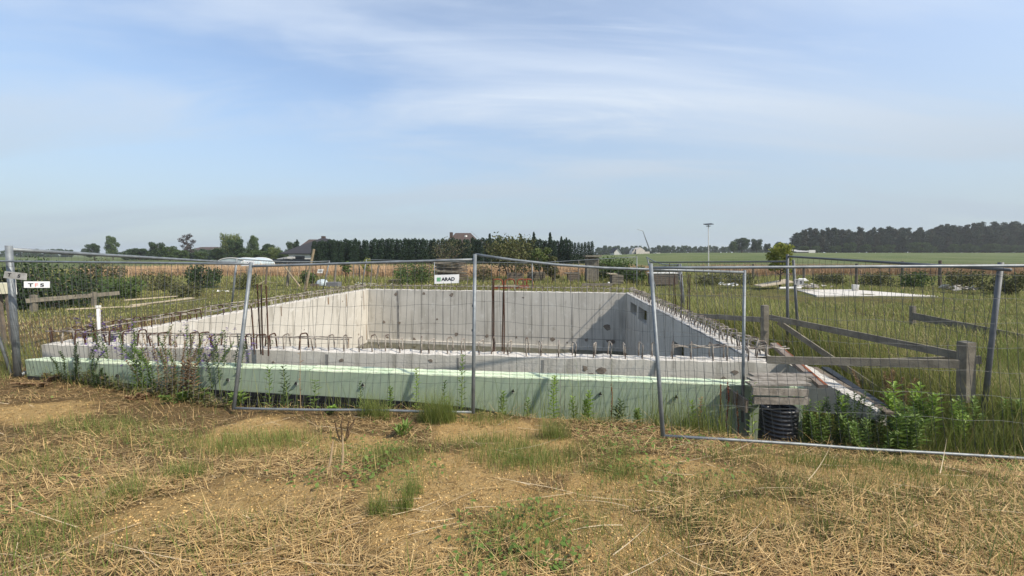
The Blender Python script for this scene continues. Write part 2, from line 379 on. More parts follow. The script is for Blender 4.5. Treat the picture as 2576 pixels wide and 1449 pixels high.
# ------------------------------------------------------------------ basement
base = empty('concrete_basement', (FL + FR) / 2 + Vector((0, 0, -ZT)), 'open rectangular concrete basement with bare walls, rebar stubs and standing water', 'basement')
ZB = -3.0
def wall_mb(p, q, th, inward, zb, zt, n=90):
    """a wall from p to q (outer line) of thickness th towards inward, its top slightly ragged"""
    m = MB(); V = []; 
    for i in range(n + 1):
        a = p.lerp(q, i / n); b_ = a + inward * th
        j = rnd.uniform(-.012, .012)
        V.append(((a.x, a.y, zb), (a.x, a.y, zt + j), (b_.x, b_.y, zt + rnd.uniform(-.012, .012)), (b_.x, b_.y, zb)))
    for i in range(n + 1): m.v += V[i]
    for i in range(n):
        k = 4 * i
        for a in range(4):
            if a == 1: continue
            a2 = (a + 1) % 4; m.f.append([k + a, k + a2, k + 4 + a2, k + 4 + a])
    m.f += [[3, 2, 1, 0], [4 * n, 4 * n + 1, 4 * n + 2, 4 * n + 3]]
    top = MB()
    for i in range(n + 1): top.v += [V[i][1], tuple((Vector(V[i][1]) * 2 + Vector(V[i][2])) / 3 + Vector((0, 0, rnd.uniform(-.004, .022)))), tuple((Vector(V[i][1]) + Vector(V[i][2]) * 2) / 3 + Vector((0, 0, rnd.uniform(-.004, .022)))), V[i][2]]
    for i in range(n):
        for a in range(3): k = 4 * i + a; top.f.append([k, k + 1, k + 5, k + 4])
    return m, top
def wall(name, p, q, th, inward, zt=ZT, zb=ZB):
    m, top = wall_mb(p, q, th, inward, zb, zt)
    o = m.build(name, M['concrete'], base); top.build('wall_top', M['rough_top'], o); return o
fw = wall('front_wall', FL, FR, TF, -nF)
# rear and left wall start where the others end
rear = wall('rear_wall', BLo + uF * TS, BRo - uF * TR, TB, nF)
left = wall('side_wall', FL - nF * TF, BLo, TS, uF)
# right wall with four basement window openings: built from pieces that butt end to end
rp, rq = FR - nF * TF, BRo
inn = -uF
Lr = (rq - rp).length; dr = (rq - rp).normalized()
def s_at(px, face=TR):                            # distance along the right wall's inner face seen at picture column px
    best = min((abs((lambda w: CX + F * w.x / (w.y * math.cos(PITCH) + (CAMZ - 0) * math.sin(PITCH)))(rp + dr * (k * .01) + inn * face) - px), k * .01) for k in range(int(Lr * 100)))
    return best[1]
op = []
for x0, x1, zb, zt in ((1586, 1601, -.24, .16), (1606, 1627, -.28, .17), (1693, 1722, -.72, -.16), (1752, 1800, -.72, -.16)):
    a, b = s_at(x0), s_at(x1); op.append((min(a, b), max(a, b), zb, zt))
op.sort()
rw = MB(); cur = 0.0
def rpiece(a, b, zb, zt):
    p, q = rp + dr * a, rp + dr * b
    rw.hexa([(*xyl(p), zb), (*xyl(q), zb), (*xyl(q + inn * TR), zb), (*xyl(p + inn * TR), zb), (*xyl(p), zt), (*xyl(q), zt), (*xyl(q + inn * TR), zt), (*xyl(p + inn * TR), zt)])
for a, b, zb, zt in op:
    rpiece(cur, a, ZB, ZT - .02); rpiece(a, b, ZB, zb); rpiece(a, b, zt, ZT - .02); cur = b
rpiece(cur, Lr, ZB, ZT - .02)
rwo = rw.build('side_wall', M['concrete'], base)
_, rtop = wall_mb(rp, rq, TR, inn, ZB, ZT); rtop.build('wall_top', M['rough_top'], rwo)
for a, b, zb, zt in op:                           # added dark panels stand in for the dark behind the openings
    p, q = rp + dr * (a - .03), rp + dr * (b + .03); o1 = inn * (TR * .35)
    mb_ = MB(); mb_.hexa([(*xyl(p + o1), zb - .03), (*xyl(q + o1), zb - .03), (*xyl(q + o1 + inn * .03), zb - .03), (*xyl(p + o1 + inn * .03), zb - .03),
                  (*xyl(p + o1), zt + .03), (*xyl(q + o1), zt + .03), (*xyl(q + o1 + inn * .03), zt + .03), (*xyl(p + o1 + inn * .03), zt + .03)])
    mb_.build('dark_backing', M['grey_block'], rwo)
# wing wall running on towards the camera
w0, w1 = FR + Vector((0, 0, -.004)), P(2204, 1037, 4.6)
wing = MB(); t_ = uF * .24
wing.hexa([(*xyl(w0), -.25), (*xyl(w0 + t_), -.25), (*xyl(w1 + t_ * .5), w1.z - .16), (*xyl(w1), w1.z - .10),
           (*xyl(w0), ZT - .02), (*xyl(w0 + t_), ZT - .02), (*xyl(w1 + t_ * .5), w1.z), (*xyl(w1), w1.z)])
wo_ = wing.build('wing_wall', M['concrete'], base)
wt = MB(); nn = 30
for i in range(nn + 1):
    for k in range(4):
        p = (w0 + t_ * (k / 3)).lerp(w1 + t_ * (k / 6), i / nn); z0 = (ZT - .02) * (1 - i / nn) + w1.z * i / nn
        wt.v.append((p.x, p.y, z0 + .004 + rnd.uniform(0, .018)))
for i in range(nn):
    for k in range(3): wt.f.append([4 * i + k, 4 * i + k + 1, 4 * i + k + 5, 4 * i + k + 4])
wt.build('wall_top', M['rough_top'], wo_)
# floor slab below the water
MB().hexa([(*xyl(FLi), -2.9), (*xyl(FRi), -2.9), (*xyl(BRi), -2.9), (*xyl(BLi), -2.9), (*xyl(FLi), -2.7), (*xyl(FRi), -2.7), (*xyl(BRi), -2.7), (*xyl(BLi), -2.7)]).build('floor_slab', M['concrete'], base)
wz = P(1250, 869, BLi.y * .55 + BRi.y * .45).z
n_ = 24; wv = []
for j in range(n_ + 1):
    for i in range(n_ + 1):
        p = (FLi.lerp(FRi, i / n_)).lerp(BLi.lerp(BRi, i / n_), j / n_); wv.append((p.x, p.y, wz))
wf = np.array([[j * (n_ + 1) + i, j * (n_ + 1) + i + 1, (j + 1) * (n_ + 1) + i + 1, (j + 1) * (n_ + 1) + i] for j in range(n_) for i in range(n_)])
tag(link_mesh('pit_water', wv, wf, M['water'], None, None, True), kind='structure')
# footing along the foot of the walls, just above the water
def strip_inside(a, b, inw, z0, z1, th, name, parent, material):
    m = MB(); m.hexa([(*xyl(a), z0), (*xyl(b), z0), (*xyl(b + inw * th), z0), (*xyl(a + inw * th), z0), (*xyl(a), z1), (*xyl(b), z1), (*xyl(b + inw * th), z1), (*xyl(a + inw * th), z1)])
    return m.build(name, material, parent)
strip_inside(BLi + uF * .01, BRi - uF * .01, nF, wz - .3, wz + .13, .10, 'footing', rear, M['concrete'])

# formwork seams and tie holes on the walls (thin real ridges and sunk cone marks)
def on_face(o, u_, n_out, s, z, w, h, t=.003):      # a thin plate on a wall face
    c = o + u_ * s; a = u_ * (w / 2); b = Vector((0, 0, h / 2)); c = Vector((c.x, c.y, z))
    e = n_out * t; f_ = n_out * .001
    return [c - a - b + f_, c + a - b + f_, c + a + b + f_, c - a + b + f_], e
def marks(parent, o, u_, n_out, L, z0, z1, seams, holes, hz=()):
    for s, w in seams:
        pts, e = on_face(o, u_, n_out, s, (z0 + z1) / 2, w, z1 - z0 - .02); MB().prism(pts, e).build('formwork_seam', M['seam'], parent)
    for z, w in hz:
        pts, e = on_face(o, u_, n_out, L / 2, z, L - .04, w, .0035); MB().prism(pts, e).build('formwork_seam', M['seam'], parent)
    if holes:
        for s, z, r in holes:
            c = o + u_ * s; c = Vector((c.x, c.y, z)); k = rnd.randint(7, 9)
            pts = [c + n_out * .001 + (u_ * math.cos(a) * rnd.uniform(.55, 1.35) + Vector((0, 0, 1)) * math.sin(a) * rnd.uniform(.5, 1.2)) * r * .78 for a in [2 * math.pi * q / k for q in range(k)]]
            MB().prism(pts, n_out * .004).build('tie_hole_mark', M['stain'], parent)
Lb = (BRi - BLi).length; Lfr = (FR - FL).length
marks(rear, BLi, (BRi - BLi).normalized(), nF, Lb, wz + .14, ZT - .03, [(1.45, .10), (3.6, .018), (5.0, .015), (6.3, .022), (8.0, .018), (9.3, .014)],
      [(1.45 + rnd.uniform(-.4, .1), z, .11) for z in (.2, -1.1)] + [(.75, -1.1, .10), (.9, -1.8, .08), (2.2, -1.85, .1), (2.7, .25, .1), (4.0, .22, .13), (4.2, -1.55, .13), (5.6, -1.58, .12), (6.9, -1.6, .08), (8.5, -1.62, .14), (7.2, .15, .06),
      (9.9, -1.6, .12), (10.75, -1.0, .2), (10.9, -1.65, .22), (6.0, -1.9, .05), (3.3, -.9, .07), (9.1, -1.75, .06)], [(-1.56, .022)])
marks(fw, FL, uF, nF, Lfr, -.1, ZT - .03, [(5.35, .045), (7.55, .03), (8.9, .04), (3.0, .02), (10.6, .02)],
      [(s, z, r) for s, z, r in ((5.6, .27, .05), (9.55, .25, .06), (9.8, .22, .09), (9.65, .15, .05), (11.6, .14, .07), (7.1, .3, .04), (4.4, .2, .03), (10.4, .02, .03), (8.4, .06, .025), (10.75, .0, .02), (11.75, .25, .06), (6.6, .1, .03))])
nL_in = Vector((uL.y, -uL.x, 0)); 
marks(left, FLi, (BLi - FLi).normalized(), nL_in, (BLi - FLi).length, wz + .1, ZT - .03, [(7.0, .012), (9.2, .016), (4.5, .012)], [(7.9, -1.75, .05), (10.2, -1.5, .06), (9.0, .1, .04), (10.6, .1, .05), (6.5, -.6, .03)])
# rust streaks down the left wall
for s, z0, z1, w in ((9.3, .37, -.15, .05), (8.0, .36, .1, .07), (10.75, .37, -.5, .03), (10.9, -1.2, -1.9, .04), (9.35, -1.5, -1.9, .05), (5.4, .36, .05, .04)):
    pts, e = on_face(FLi, (BLi - FLi).normalized(), nL_in, s, (z0 + z1) / 2, w, z0 - z1); MB().prism(pts, e).build('rust_streak', M['rust_stain'], left)

# ------------------------------------------------------------------ reinforcement standing out of the walls
def stirrup_pts(h, w, k):
    r = .035; p = [(-w / 2, 0, -.05), (-w / 2 + k * .02, 0, h - r)]
    for a in (150, 120, 90): p.append((-w / 2 + r + r * math.cos(R(a)) + k * .02, 0, h - r + r * math.sin(R(a))))
    for a in (90, 60, 30): p.append((w / 2 - r + r * math.cos(R(a)) - k * .01, 0, h - r + r * math.sin(R(a))))
    return p + [(w / 2, 0, h - r - .01), (w / 2 + k * .03, 0, -.05)]
STIR = []
for k in range(8):
    me = MB().tube(stirrup_pts(.24 + .02 * (k % 4 - 1.5), .17, (k % 4 - 1.5) * .8), .0115, 6).build('rebar_stirrup', M['rebar_splash' if k < 4 else 'rebar'], base, origin=(0, 0, 0))
    STIR.append(me)
spots = []
def row(a, b, n, width, lo=0, hi=1):
    u_ = (b - a).normalized(); perp = math.atan2(u_.y, u_.x) + math.pi / 2
    for i in range(n):
        t = lo + (hi - lo) * (i + .5) / n; p = a.lerp(b, t) + u_ * rnd.uniform(-.05, .05)
        spots.append((Vector((p.x, p.y, ZT)), perp + rnd.uniform(-.3, .3), width))
row(FL - nF * TF / 2, FR - nF * TF / 2, 48, 1, .012, .985)
row(rp + inn * TR / 2, rq + inn * TR / 2, 60, 1, .0, .97)
row(FL - nF * TF + uF * TS / 2, BLo + uF * TS / 2, 52, 1, .0, .98)
row(BLo + uF * TS + nF * TB / 2, BRo - uF * TR + nF * TB / 2, 48, 1)
spots.sort(key=lambda s: s[0].length)
rest = MB(); used = [False] * 8
for i, (p, a, wd) in enumerate(spots):
    k = rnd.randrange(4)
    if i < 100:
        if p.x < -3.0 and rnd.random() < .8: k += 4
        o = STIR[k]
        if used[k]: o = STIR[k].copy(); COL.objects.link(o)
        used[k] = True
        o.location = p - base.location; o.rotation_euler = (rnd.uniform(-.08, .08), rnd.uniform(-.08, .08), a)
    else:
        Mx = Matrix.Translation(p) @ Matrix.Rotation(a, 4, 'Z')
        rest.tube([Mx @ Vector(q) for q in stirrup_pts(.24 + .02 * (k - 1.5), .17, (k - 1.5) * .8)], .0115, 5)
ro = rest.build('rebar_stirrup', M['rebar_splash'], base); ro['kind'] = 'stuff'
def rod(a, b, z, sag=.02, r=.0105, name='rebar_rod', m='rebar_splash'):
    n = 16; pts = []
    for i in range(n + 1):
        p = a.lerp(b, i / n); pts.append((p.x + rnd.uniform(-.012, .012), p.y + rnd.uniform(-.012, .012), z + rnd.uniform(-sag, sag)))
    MB().tube(pts, r, 6).build(name, M[m], base)
for off in (.09, .20):
    a, b = FL - nF * off, FR - nF * off
    rod(a.lerp(b, .0), a.lerp(b, .455), ZT + .21); rod(a.lerp(b, .87), b + uF * .05, ZT + .2)
for off in (.10, .26):
    rod(rp + inn * off, rq + inn * off, ZT + .15); rod(FL - nF * TF + uF * off, BLo + uF * off, ZT + .17)
    rod(BLo + nF * off, BRo + nF * off, ZT + .19)
rod(FL - nF * .6 + uF * .1, BLo + uF * .12, ZT + .24)
def starter(px, py0, py1, off=.15, lean=0, Y=None, m='rebar', r=.011):
    b = G(px, py1, ZT) if Y is None else P(px, py1, Y)
    t = P(px + lean, py0, b.y + rnd.uniform(-.04, .04))
    mid = b.lerp(t, .5) + Vector((rnd.uniform(-.01, .01), 0, 0))
    MB().tube([b - Vector((0, 0, .05)), mid, t], r, 7).build('starter_bar', M[m], base)
for x, y0, y1, ln in ((640, 770, 884, -8), (656, 714, 884, -9), (661, 716, 886, -4), (675, 718, 888, -6), (1239, 700, 889, 1), (1242, 700, 888, 0), (1263, 700, 887, 5), (1268, 702, 890, -1)):
    starter(x, y0, y1, lean=ln)
for x, y0, y1, ln in ((1735, 690, 792, 1), (1729, 690, 795, 2), (1700, 690, 790, -3), (1695, 700, 782, 0), (1683, 662, 760, 1), (1712, 690, 800, 3), (797, 660, 728, -3), (788, 652, 722, -4), (770, 668, 730, 0), (806, 655, 716, 0)):
    t = ZT; b = G(x, y1, ZT); starter(x, y0, y1, lean=ln)
starter(130, 824, 861, lean=-4, r=.02)
# the bar that ties the corner post back along the left wall
a = G(128, 834, ZT + .24)
MB().tube([a, P(190, 829, a.y + .7)], .009, 6).build('rebar_rod', M['rebar'], base)

# ------------------------------------------------------------------ green insulation boards in two layers against the front wall
ZF = .26
fa, fb = G(62, 905, ZF), G(2025, 973, ZF)                     # outer top front line of the foam
u2 = (fb - fa).normalized(); n2 = Vector((u2.y, -u2.x, 0)); Lf = (fb - fa).length
BL = 1.26; xs_ = 0.0; k = 0; boards = []
while xs_ < Lf - .2:
    ln = min(BL, Lf - xs_)
    for layer in (0, 1):
        z = ZF + rnd.uniform(-.004, .004) - (.006 if layer == 0 else -.006)
        sh = 0 if layer == 0 else .0
        a = fa + u2 * (xs_ + .004) - n2 * (.10 * layer + .004 * layer) + n2 * rnd.uniform(-.006, .006)
        if layer == 1 and xs_ == 0: a = a + u2 * .12; 
        b = fa + u2 * (xs_ + ln - .003) - n2 * (.104 * layer)
        zb = -.62
        V = MB()
        nn = 12
        body = MB(); body.hexa([(*xyl(a), zb), (*xyl(b), zb), (*xyl(b - n2 * .098), zb), (*xyl(a - n2 * .098), zb), (*xyl(a), z - .012), (*xyl(b), z - .012), (*xyl(b - n2 * .098), z - .012), (*xyl(a - n2 * .098), z - .012)])
        first = layer == 0
        r_ = empty('insulation_board', (a + b) / 2 + Vector((0, 0, zb)), 'pale green foam board in the ' + ('outer' if first else 'inner') + ' row against the front basement wall', 'insulation board',
                   'outer row of green insulation boards' if first else 'inner row of green insulation boards')
        body.build('board', M['foam'], r_)
        for i in range(nn + 1):
            p = a.lerp(b, i / nn)
            for q in range(3):
                w_ = p - n2 * (.098 * q / 2) + n2 * rnd.uniform(-.003, .003) * (q != 1); V.v.append((w_.x, w_.y, z + rnd.uniform(-.005, .005)))
        for i in range(nn):
            for q in range(2): V.f.append([3 * i + q, 3 * i + q + 1, 3 * i + q + 4, 3 * i + q + 3])
        # ragged lip: outer rim down to the body
        nb = len(V.v)
        for i in range(nn + 1): p = a.lerp(b, i / nn) + n2 * .003; V.v.append((p.x, p.y, z - .018 + rnd.uniform(-.004, .004)))
        for i in range(nn): V.f.append([3 * i, 3 * i + 3, nb + i + 1, nb + i])
        V.build('cut_edge', M['foam_edge'], r_)
        if layer == 0: boards.append((r_, a, b))
    xs_ += ln; k += 1
for px, py in ((299, 947), (576, 957), (747, 966), (914, 970), (1291, 985), (1510, 992), (1700, 1000)):
    r_, a, b = min(boards, key=lambda t: abs((P(px, py, (t[1].y + t[2].y) / 2) - (t[1] + t[2]) / 2).xy.length))
    pm = (a + b) / 2; c = P(px, py, pm.y + (a.y - b.y) / BL * 0); c = P(px, py, fa.y + (fb.y - fa.y) * ((c.x - fa.x) / (fb.x - fa.x))) + n2 * .004
    mm = MB(); mm.prism([c + u2 * .021 * math.cos(q) + Vector((0, 0, .021 * math.sin(q))) for q in [R(30 * i) for i in range(12)]], n2 * .006)
    pl = mm.build('anchor_washer', M['white_plastic'], r_)
    MB().prism([c + n2 * .007 + Vector((0, 0, .045)) + u2 * .0, c + n2 * .007 - u2 * .022 + Vector((0, 0, .004)), c + n2 * .007 + u2 * .022 + Vector((0, 0, .004))], n2 * .03).build('anchor_cone', M['tape'], r_)

# black dimpled membrane in front of the boards, its top edge falling to the right
mp0 = [(70, 946), (230, 958), (420, 973), (600, 985), (830, 998), (1050, 1012), (1200, 1028), (1330, 1052), (1560, 1085), (1800, 1108)]
memb = empty('dimpled_membrane', (fa + fb) / 2 + Vector((0, 0, -.8)), 'black dimpled plastic drainage sheet below the green foam boards', 'membrane')
tops = []
for px, py in mp0:
    c = P(px, py, 6); c = P(px, py, fa.y + (fb.y - fa.y) * ((c.x - fa.x) / (fb.x - fa.x)) - .05); tops.append(c)
sheet, rim, dim = MB(), MB(), MB()
for p, q in zip(tops, tops[1:]):
    sheet.hexa([(*xyl(p), -.75), (*xyl(q), -.75), (q.x, q.y + .012, -.75), (p.x, p.y + .012, -.75), tuple(p - Vector((0, 0, .08))), tuple(q - Vector((0, 0, .08))), (q.x, q.y + .012, q.z - .08), (p.x, p.y + .012, p.z - .08)])
    rim.hexa([(p.x, p.y - .006, p.z - .08), (q.x, q.y - .006, q.z - .08), (q.x, q.y + .016, q.z - .08), (p.x, p.y + .016, p.z - .08), (p.x, p.y - .006, p.z), (q.x, q.y - .006, q.z), (q.x, q.y + .016, q.z), (p.x, p.y + .016, p.z)])
    L_ = (q - p).length; nc = int(L_ / .05)
    for c_ in range(nc):
        for r_i in range(9):
            t = (c_ + (.5 if r_i % 2 else 0)) / nc; z = p.z + (q.z - p.z) * t - .12 - r_i * .045
            x, y = p.x + (q.x - p.x) * t, p.y + (q.y - p.y) * t
            if z < -.7: continue
            b = len(dim.v); s_ = .013
            dim.v += [(x - s_, y - .001, z - s_), (x + s_, y - .001, z - s_), (x + s_, y - .001, z + s_), (x - s_, y - .001, z + s_), (x - s_ * .5, y - .012, z - s_ * .5), (x + s_ * .5, y - .012, z - s_ * .5), (x + s_ * .5, y - .012, z + s_ * .5), (x - s_ * .5, y - .012, z + s_ * .5)]
            dim.f += [[b + i for i in q_] for q_ in ((4, 5, 6, 7), (0, 1, 5, 4), (1, 2, 6, 5), (2, 3, 7, 6), (3, 0, 4, 7))]
sheet.build('sheet', M['membrane'], memb); rim.build('edge_strip', M['membrane'], memb); dim.build('dimple_pattern', M['membrane'], memb)
# ------------------------------------------------------------------ wire fence panels
def lerp4(c, s, t):                               # c: bl, br, tl, tr
    return c[0].lerp(c[1], s).lerp(c[2].lerp(c[3], s), t)
def fence_panel(bl, br, tl, tr, label, group='wire fence panels around the basement', r=.021, step=.10, rows=7, wire=.0019, bow=0.0, posts=(1, 1), rails=(1, 1), railz=.0, topr=None, wav=.012, hang=.97, steel='galv'):
    bl, br, tl, tr = (Vector(p) for p in (bl, br, tl, tr))
    o = empty('fence_panel', (bl + br) / 2, label, 'fence panel', group)
    wide = (br - bl).length
    for ok, a, b in ((posts[0], bl, tl), (posts[1], br, tr)):
        if ok: MB().tube([a, a.lerp(b, .5), b], r, 10).build('post', M[steel], o, smooth=True)
    sagv = Vector((0, 0, -1))
    tz0, tz1 = tl.lerp(bl, .012 + railz), tr.lerp(br, .012)
    if topr: tz0, tz1 = topr
    def bowed(s): return tz0.lerp(tz1, s) + sagv * bow * math.sin(math.pi * min(1, s * 1.0))
    if rails[0]: MB().tube([bowed(i / 10) for i in range(11)], r * .72, 8).build('top_rail', M[steel], o, smooth=True)
    if rails[1]: MB().tube([bl.lerp(tl, .006).lerp(br.lerp(tr, .006), i / 6) + Vector((0, 0, rnd.uniform(-.008, .008))) for i in range(7)], r * .72, 8).build('bottom_rail', M['galv'], o, smooth=True)
    m = MB(); n = max(4, int(wide / step)); ph = rnd.uniform(0, 6)
    for i in range(1, n):
        s = i / n; top = bowed(s); bot = bl.lerp(tl, .03).lerp(br.lerp(tr, .03), s); pts = []
        e = (br - bl).normalized()
        for k in range(7):
            t = k / 6; pts.append(bot.lerp(top, t) + e * wav * math.sin(5 * t + ph + i * .7) * rnd.uniform(.3, 1) * (0 < k < 6))
        m.tube(pts, wire * 1.2, 4, False)
    for j in range(1, rows + 1):
        t = .03 + (hang - .03) * j / (rows + .15); pts = []
        for i in range(n + 1):
            s = i / n; top = bowed(s); bot = bl.lerp(tl, .03).lerp(br.lerp(tr, .03), s)
            pts.append(bot.lerp(top, t) + Vector((0, 0, .01 * math.sin(i * .9 + j))))
        m.tube(pts, wire * .85, 4, False)
    m.build('wire_mesh', M['wire'], o)
    return o
Z = Vector((0, 0, 1))
# --- front row
A_r0, A_r1 = G(588, 1030, 0), P(632, 660, 5.52)
A_l0, A_l1 = Vector((-8.35, 6.55, .02)), P(-70, 653, 6.6)
fence_panel(A_l0, A_r0 + Vector((-.05, .03, 0)), A_l1, A_r1 + Vector((-.06, .03, -.0)), 'mesh fence panel at the front left carrying the clean white sign', posts=(1, 0), rails=(1, 0), r=.022)
B_r0, B_r1 = G(1190, 1040, 0), P(1195, 640, 5.40)
B = fence_panel(A_r0, B_r0, A_r1, B_r1, 'mesh fence panel between the leaning grey post and the taped post', r=.0235, topr=(P(629, 670, 5.51), P(1192, 653, 5.40)))
for y0, y1 in ((766, 772), (828, 834)): MB().tube([P(1193.8 - (y0 - 640) * .0125, y0, 5.40 - (y0 - 640) * .00094), P(1193.8 - (y1 - 640) * .0125, y1, 5.40 - (y1 - 640) * .00094)], .027, 10).build('tape_band', M['tape'], B)
C_r0, C_r1 = P(1868, 1062, 5.1), P(1873, 680, 5.5)
Cp = fence_panel(B_r0 + Vector((.045, .035, 0)), C_r0, B_r1 + Vector((.03, .035, .0)), C_r1, 'mesh fence panel with a sagging top rail right of the taped post', r=.02, posts=(0, 1), rails=(0, 0), topr=(P(1196, 640, 5.42), P(1870, 684, 5.49)), bow=.035)
MB().tube([P(1196, 640, 5.42), P(1290, 654, 5.43), P(1400, 666, 5.44), P(1520, 674, 5.46), P(1640, 678, 5.47), P(1870, 685, 5.49)], .018, 8).build('top_rail', M['galv'], Cp, smooth=True)
D_l0, D_l1 = G(1668, 1100, 0), P(1637, 664, 4.98)
D_r0, D_r1 = P(2700, 1163, 4.12), P(2690, 668, 4.3)
fence_panel(D_l0, D_r0, D_l1, D_r1, 'mesh fence panel at the front right, bottom rail lying in grass', r=.0245, topr=(P(1640, 674, 4.98), P(2690, 668, 4.3)))
# --- side and back runs
def vp(xt, yt, xb, yb, Yb, Yt=None): return P(xb, yb, Yb), P(xt, yt, Yt or Yb)
E0b, E0t = vp(2518, 660, 2470, 1075, 4.75); E1b, E1t = vp(1981, 640, 1981, 892, 8.0)
fence_panel(E0b, E1b, E0t, E1t, 'mesh fence panel right of the pit, nearest the front corner', r=.027, step=.12, steel='galv_dull', topr=(P(2543, 679, 4.6), P(1982, 645, 8.0)))
F0b, F0t = vp(1996, 654, 2010, 885, 8.1); F1b, F1t = vp(1707, 663, 1722, 800, 12.7)
Fp = fence_panel(F0b, F1b, F0t, F1t, 'mesh fence panel on the right side carrying the small grey sign', r=.026, step=.14, rows=5, steel='galv_dull', topr=(P(1978, 658, 8.1), P(1634, 660, 13.0)))
G0b, G0t = vp(1980 * 0 + 1712, 664, 1724, 800, 12.8); G1b, G1t = vp(1627, 646, 1660, 762, 16.6)
fence_panel(G0b, G1b, G0t, G1t, 'crooked mesh fence panel on the right side, farthest from the camera', r=.026, step=.14, rows=5, bow=.12)
H0b, H0t = vp(1602, 645, 1602, 738, 19.8); H1b, H1t = vp(1339, 661, 1339, 735, 20.3)
fence_panel(H0b, H1b, H0t, H1t, 'rear mesh fence panel at the right corner behind the pit', r=.022, step=.16, rows=5, wire=.0025)
I1b, I1t = vp(1093, 657, 1093, 737, 21.0)
fence_panel(H1b, I1b, H1t, I1t, 'rear mesh fence panel in the middle behind the pit', r=.022, step=.16, rows=5, wire=.0025, posts=(0, 1))
J1b, J1t = vp(922, 652, 909, 728, 21.8)
fence_panel(I1b, J1b, I1t, J1t, 'rear mesh fence panel at the left corner behind the pit', r=.025, step=.16, rows=5, wire=.0025, posts=(0, 1))
K0b, K0t = vp(829, 656, 811, 737, 19.0); K1b, K1t = vp(596, 650, 583, 775, 13.2)
fence_panel(K0b, K1b, K0t, K1t, 'mesh fence panel beside the leaning wooden pole', r=.028, step=.14, rows=5, bow=.06)
L0b, L0t = G(45, 945, 0), P(22, 618, 6.55)
fence_panel(L0b, K1b + Vector((-.06, 0, 0)), L0t, K1t, 'mesh fence panel running back from the signed left corner post', r=.045, step=.13, rows=6, posts=(1, 0), topr=(P(30, 628, 6.6), P(594, 661, 13.1)))

# ------------------------------------------------------------------ signs
def lettering(txt, c, ux, uy, size, m, parent, name='lettering', wide=1.0, bold=.0):
    cu = bpy.data.curves.new('t', 'FONT'); cu.body = txt; cu.size = 1; cu.align_x = 'LEFT'; cu.offset = bold; cu.extrude = .0
    t = bpy.data.objects.new('t', cu); COL.objects.link(t); bpy.context.view_layer.update()
    me = t.to_mesh(); V = np.array([v.co[:] for v in me.vertices]).reshape(-1, 3); Fc = [list(p.vertices) for p in me.polygons]
    t.to_mesh_clear(); bpy.data.objects.remove(t); bpy.data.curves.remove(cu)
    lo, hi = V.min(0), V.max(0); V = (V - lo) / (hi[1] - lo[1]) * size
    pts = [c + ux * (p[0] * wide) + uy * p[1] for p in V]
    w = (hi[0] - lo[0]) / (hi[1] - lo[1]) * size * wide
    link_mesh(name, [tuple(p) for p in pts], Fc, m, parent); return w
def sign(corners, label, board, group='sign boards on the wire fences'):
    """corners: bottom-left, bottom-right, top-right, top-left in world space"""
    a, b, c, d = (Vector(p) for p in corners); n = (b - a).cross(d - a).normalized()
    if n.y > 0: n = -n
    o = empty('sign_board', (a + b) / 2, label, 'sign', group)
    MB().prism([a, b, c, d], -n * .006).build('board', M[board], o)
    return o, a, (b - a), (d - a), n
def letters(o, a, ex, ey, n, items):
    ux, uy = ex.normalized(), ey.normalized()
    for txt, fx, fy, fh, m, wide, bold in items:
        lettering(txt, a + ex * fx + ey * fy + n * .003, ux, uy, ey.length * fh, M[m], o, 'lettering', wide, bold)
d_ = 5.95
o, a, ex, ey, n = sign([P(60, 724, d_), P(125, 724, d_ + .12), P(125, 708, d_ + .12), P(60, 708, d_)], 'clean white sign with black T and S and a red letter between', 'white_sign')
letters(o, a, ex, ey, n, [('T', .16, .17, .55, 'sign_black', 1.25, .035), ('F', .43, .17, .55, 'sign_red', 1.1, .02), ('S', .63, .17, .55, 'sign_black', 1.35, .035)])
d_ = 6.3
o, a, ex, ey, n = sign([P(8, 699, d_), P(66, 705, d_), P(67, 688, d_), P(12, 682, d_)], 'dirty grey sign hanging crooked on the left corner post', 'dirty_sign')
letters(o, a, ex, ey, n, [('T', .16, .28, .5, 'sign_black', 1.2, .03), ('S', .60, .26, .5, 'sign_black', 1.3, .03)])
d_ = 5.34
o, a, ex, ey, n = sign([P(1093, 714, d_), P(1155, 712, d_), P(1155, 690, d_), P(1093, 692, d_)], 'white sign reading ARAD with a green grid beside the taped post', 'white_sign')
letters(o, a, ex, ey, n, [('ARAD', .28, .30, .40, 'sign_black', 1.05, .03)])
m = MB(); ux, uy = ex.normalized(), ey.normalized(); c0 = a + ex * .10 + ey * .28 + n * .003; q = ey.length * .44
for i in range(3):
    for j in range(3):
        p = c0 + ux * (i * q * .35) + uy * (j * q * .35); m.poly([p, p + ux * q * .28, p + ux * q * .28 + uy * q * .28, p + uy * q * .28])
m.build('grid_logo', M['sign_green'], o)
d_ = 13.0
o, a, ex, ey, n = sign([P(606, 669, d_), P(640, 668, d_), P(640, 656, d_), P(606, 657, d_)], 'white sign reading ARAD half hidden by the leaning grey post', 'white_sign')
letters(o, a, ex, ey, n, [('ARAD', .30, .30, .42, 'sign_black', 1.05, .02)])
m = MB(); ux, uy = ex.normalized(), ey.normalized(); c0 = a + ex * .10 + ey * .28 + n * .003; q = ey.length * .44
for i in range(3):
    for j in range(3):
        p = c0 + ux * (i * q * .35) + uy * (j * q * .35); m.poly([p, p + ux * q * .28, p + ux * q * .28 + uy * q * .28, p + uy * q * .28])
m.build('grid_logo', M['sign_green'], o)
d_ = 18.5
o, a, ex, ey, n = sign([P(797, 687, d_), P(811, 687, d_), P(814, 677, d_), P(800, 677, d_)], 'small tilted white sign with dark print among the rusty bars', 'white_sign')
letters(o, a, ex, ey, n, [('ARAD', .18, .36, .3, 'sign_black', .8, .02)])
d_ = 8.06
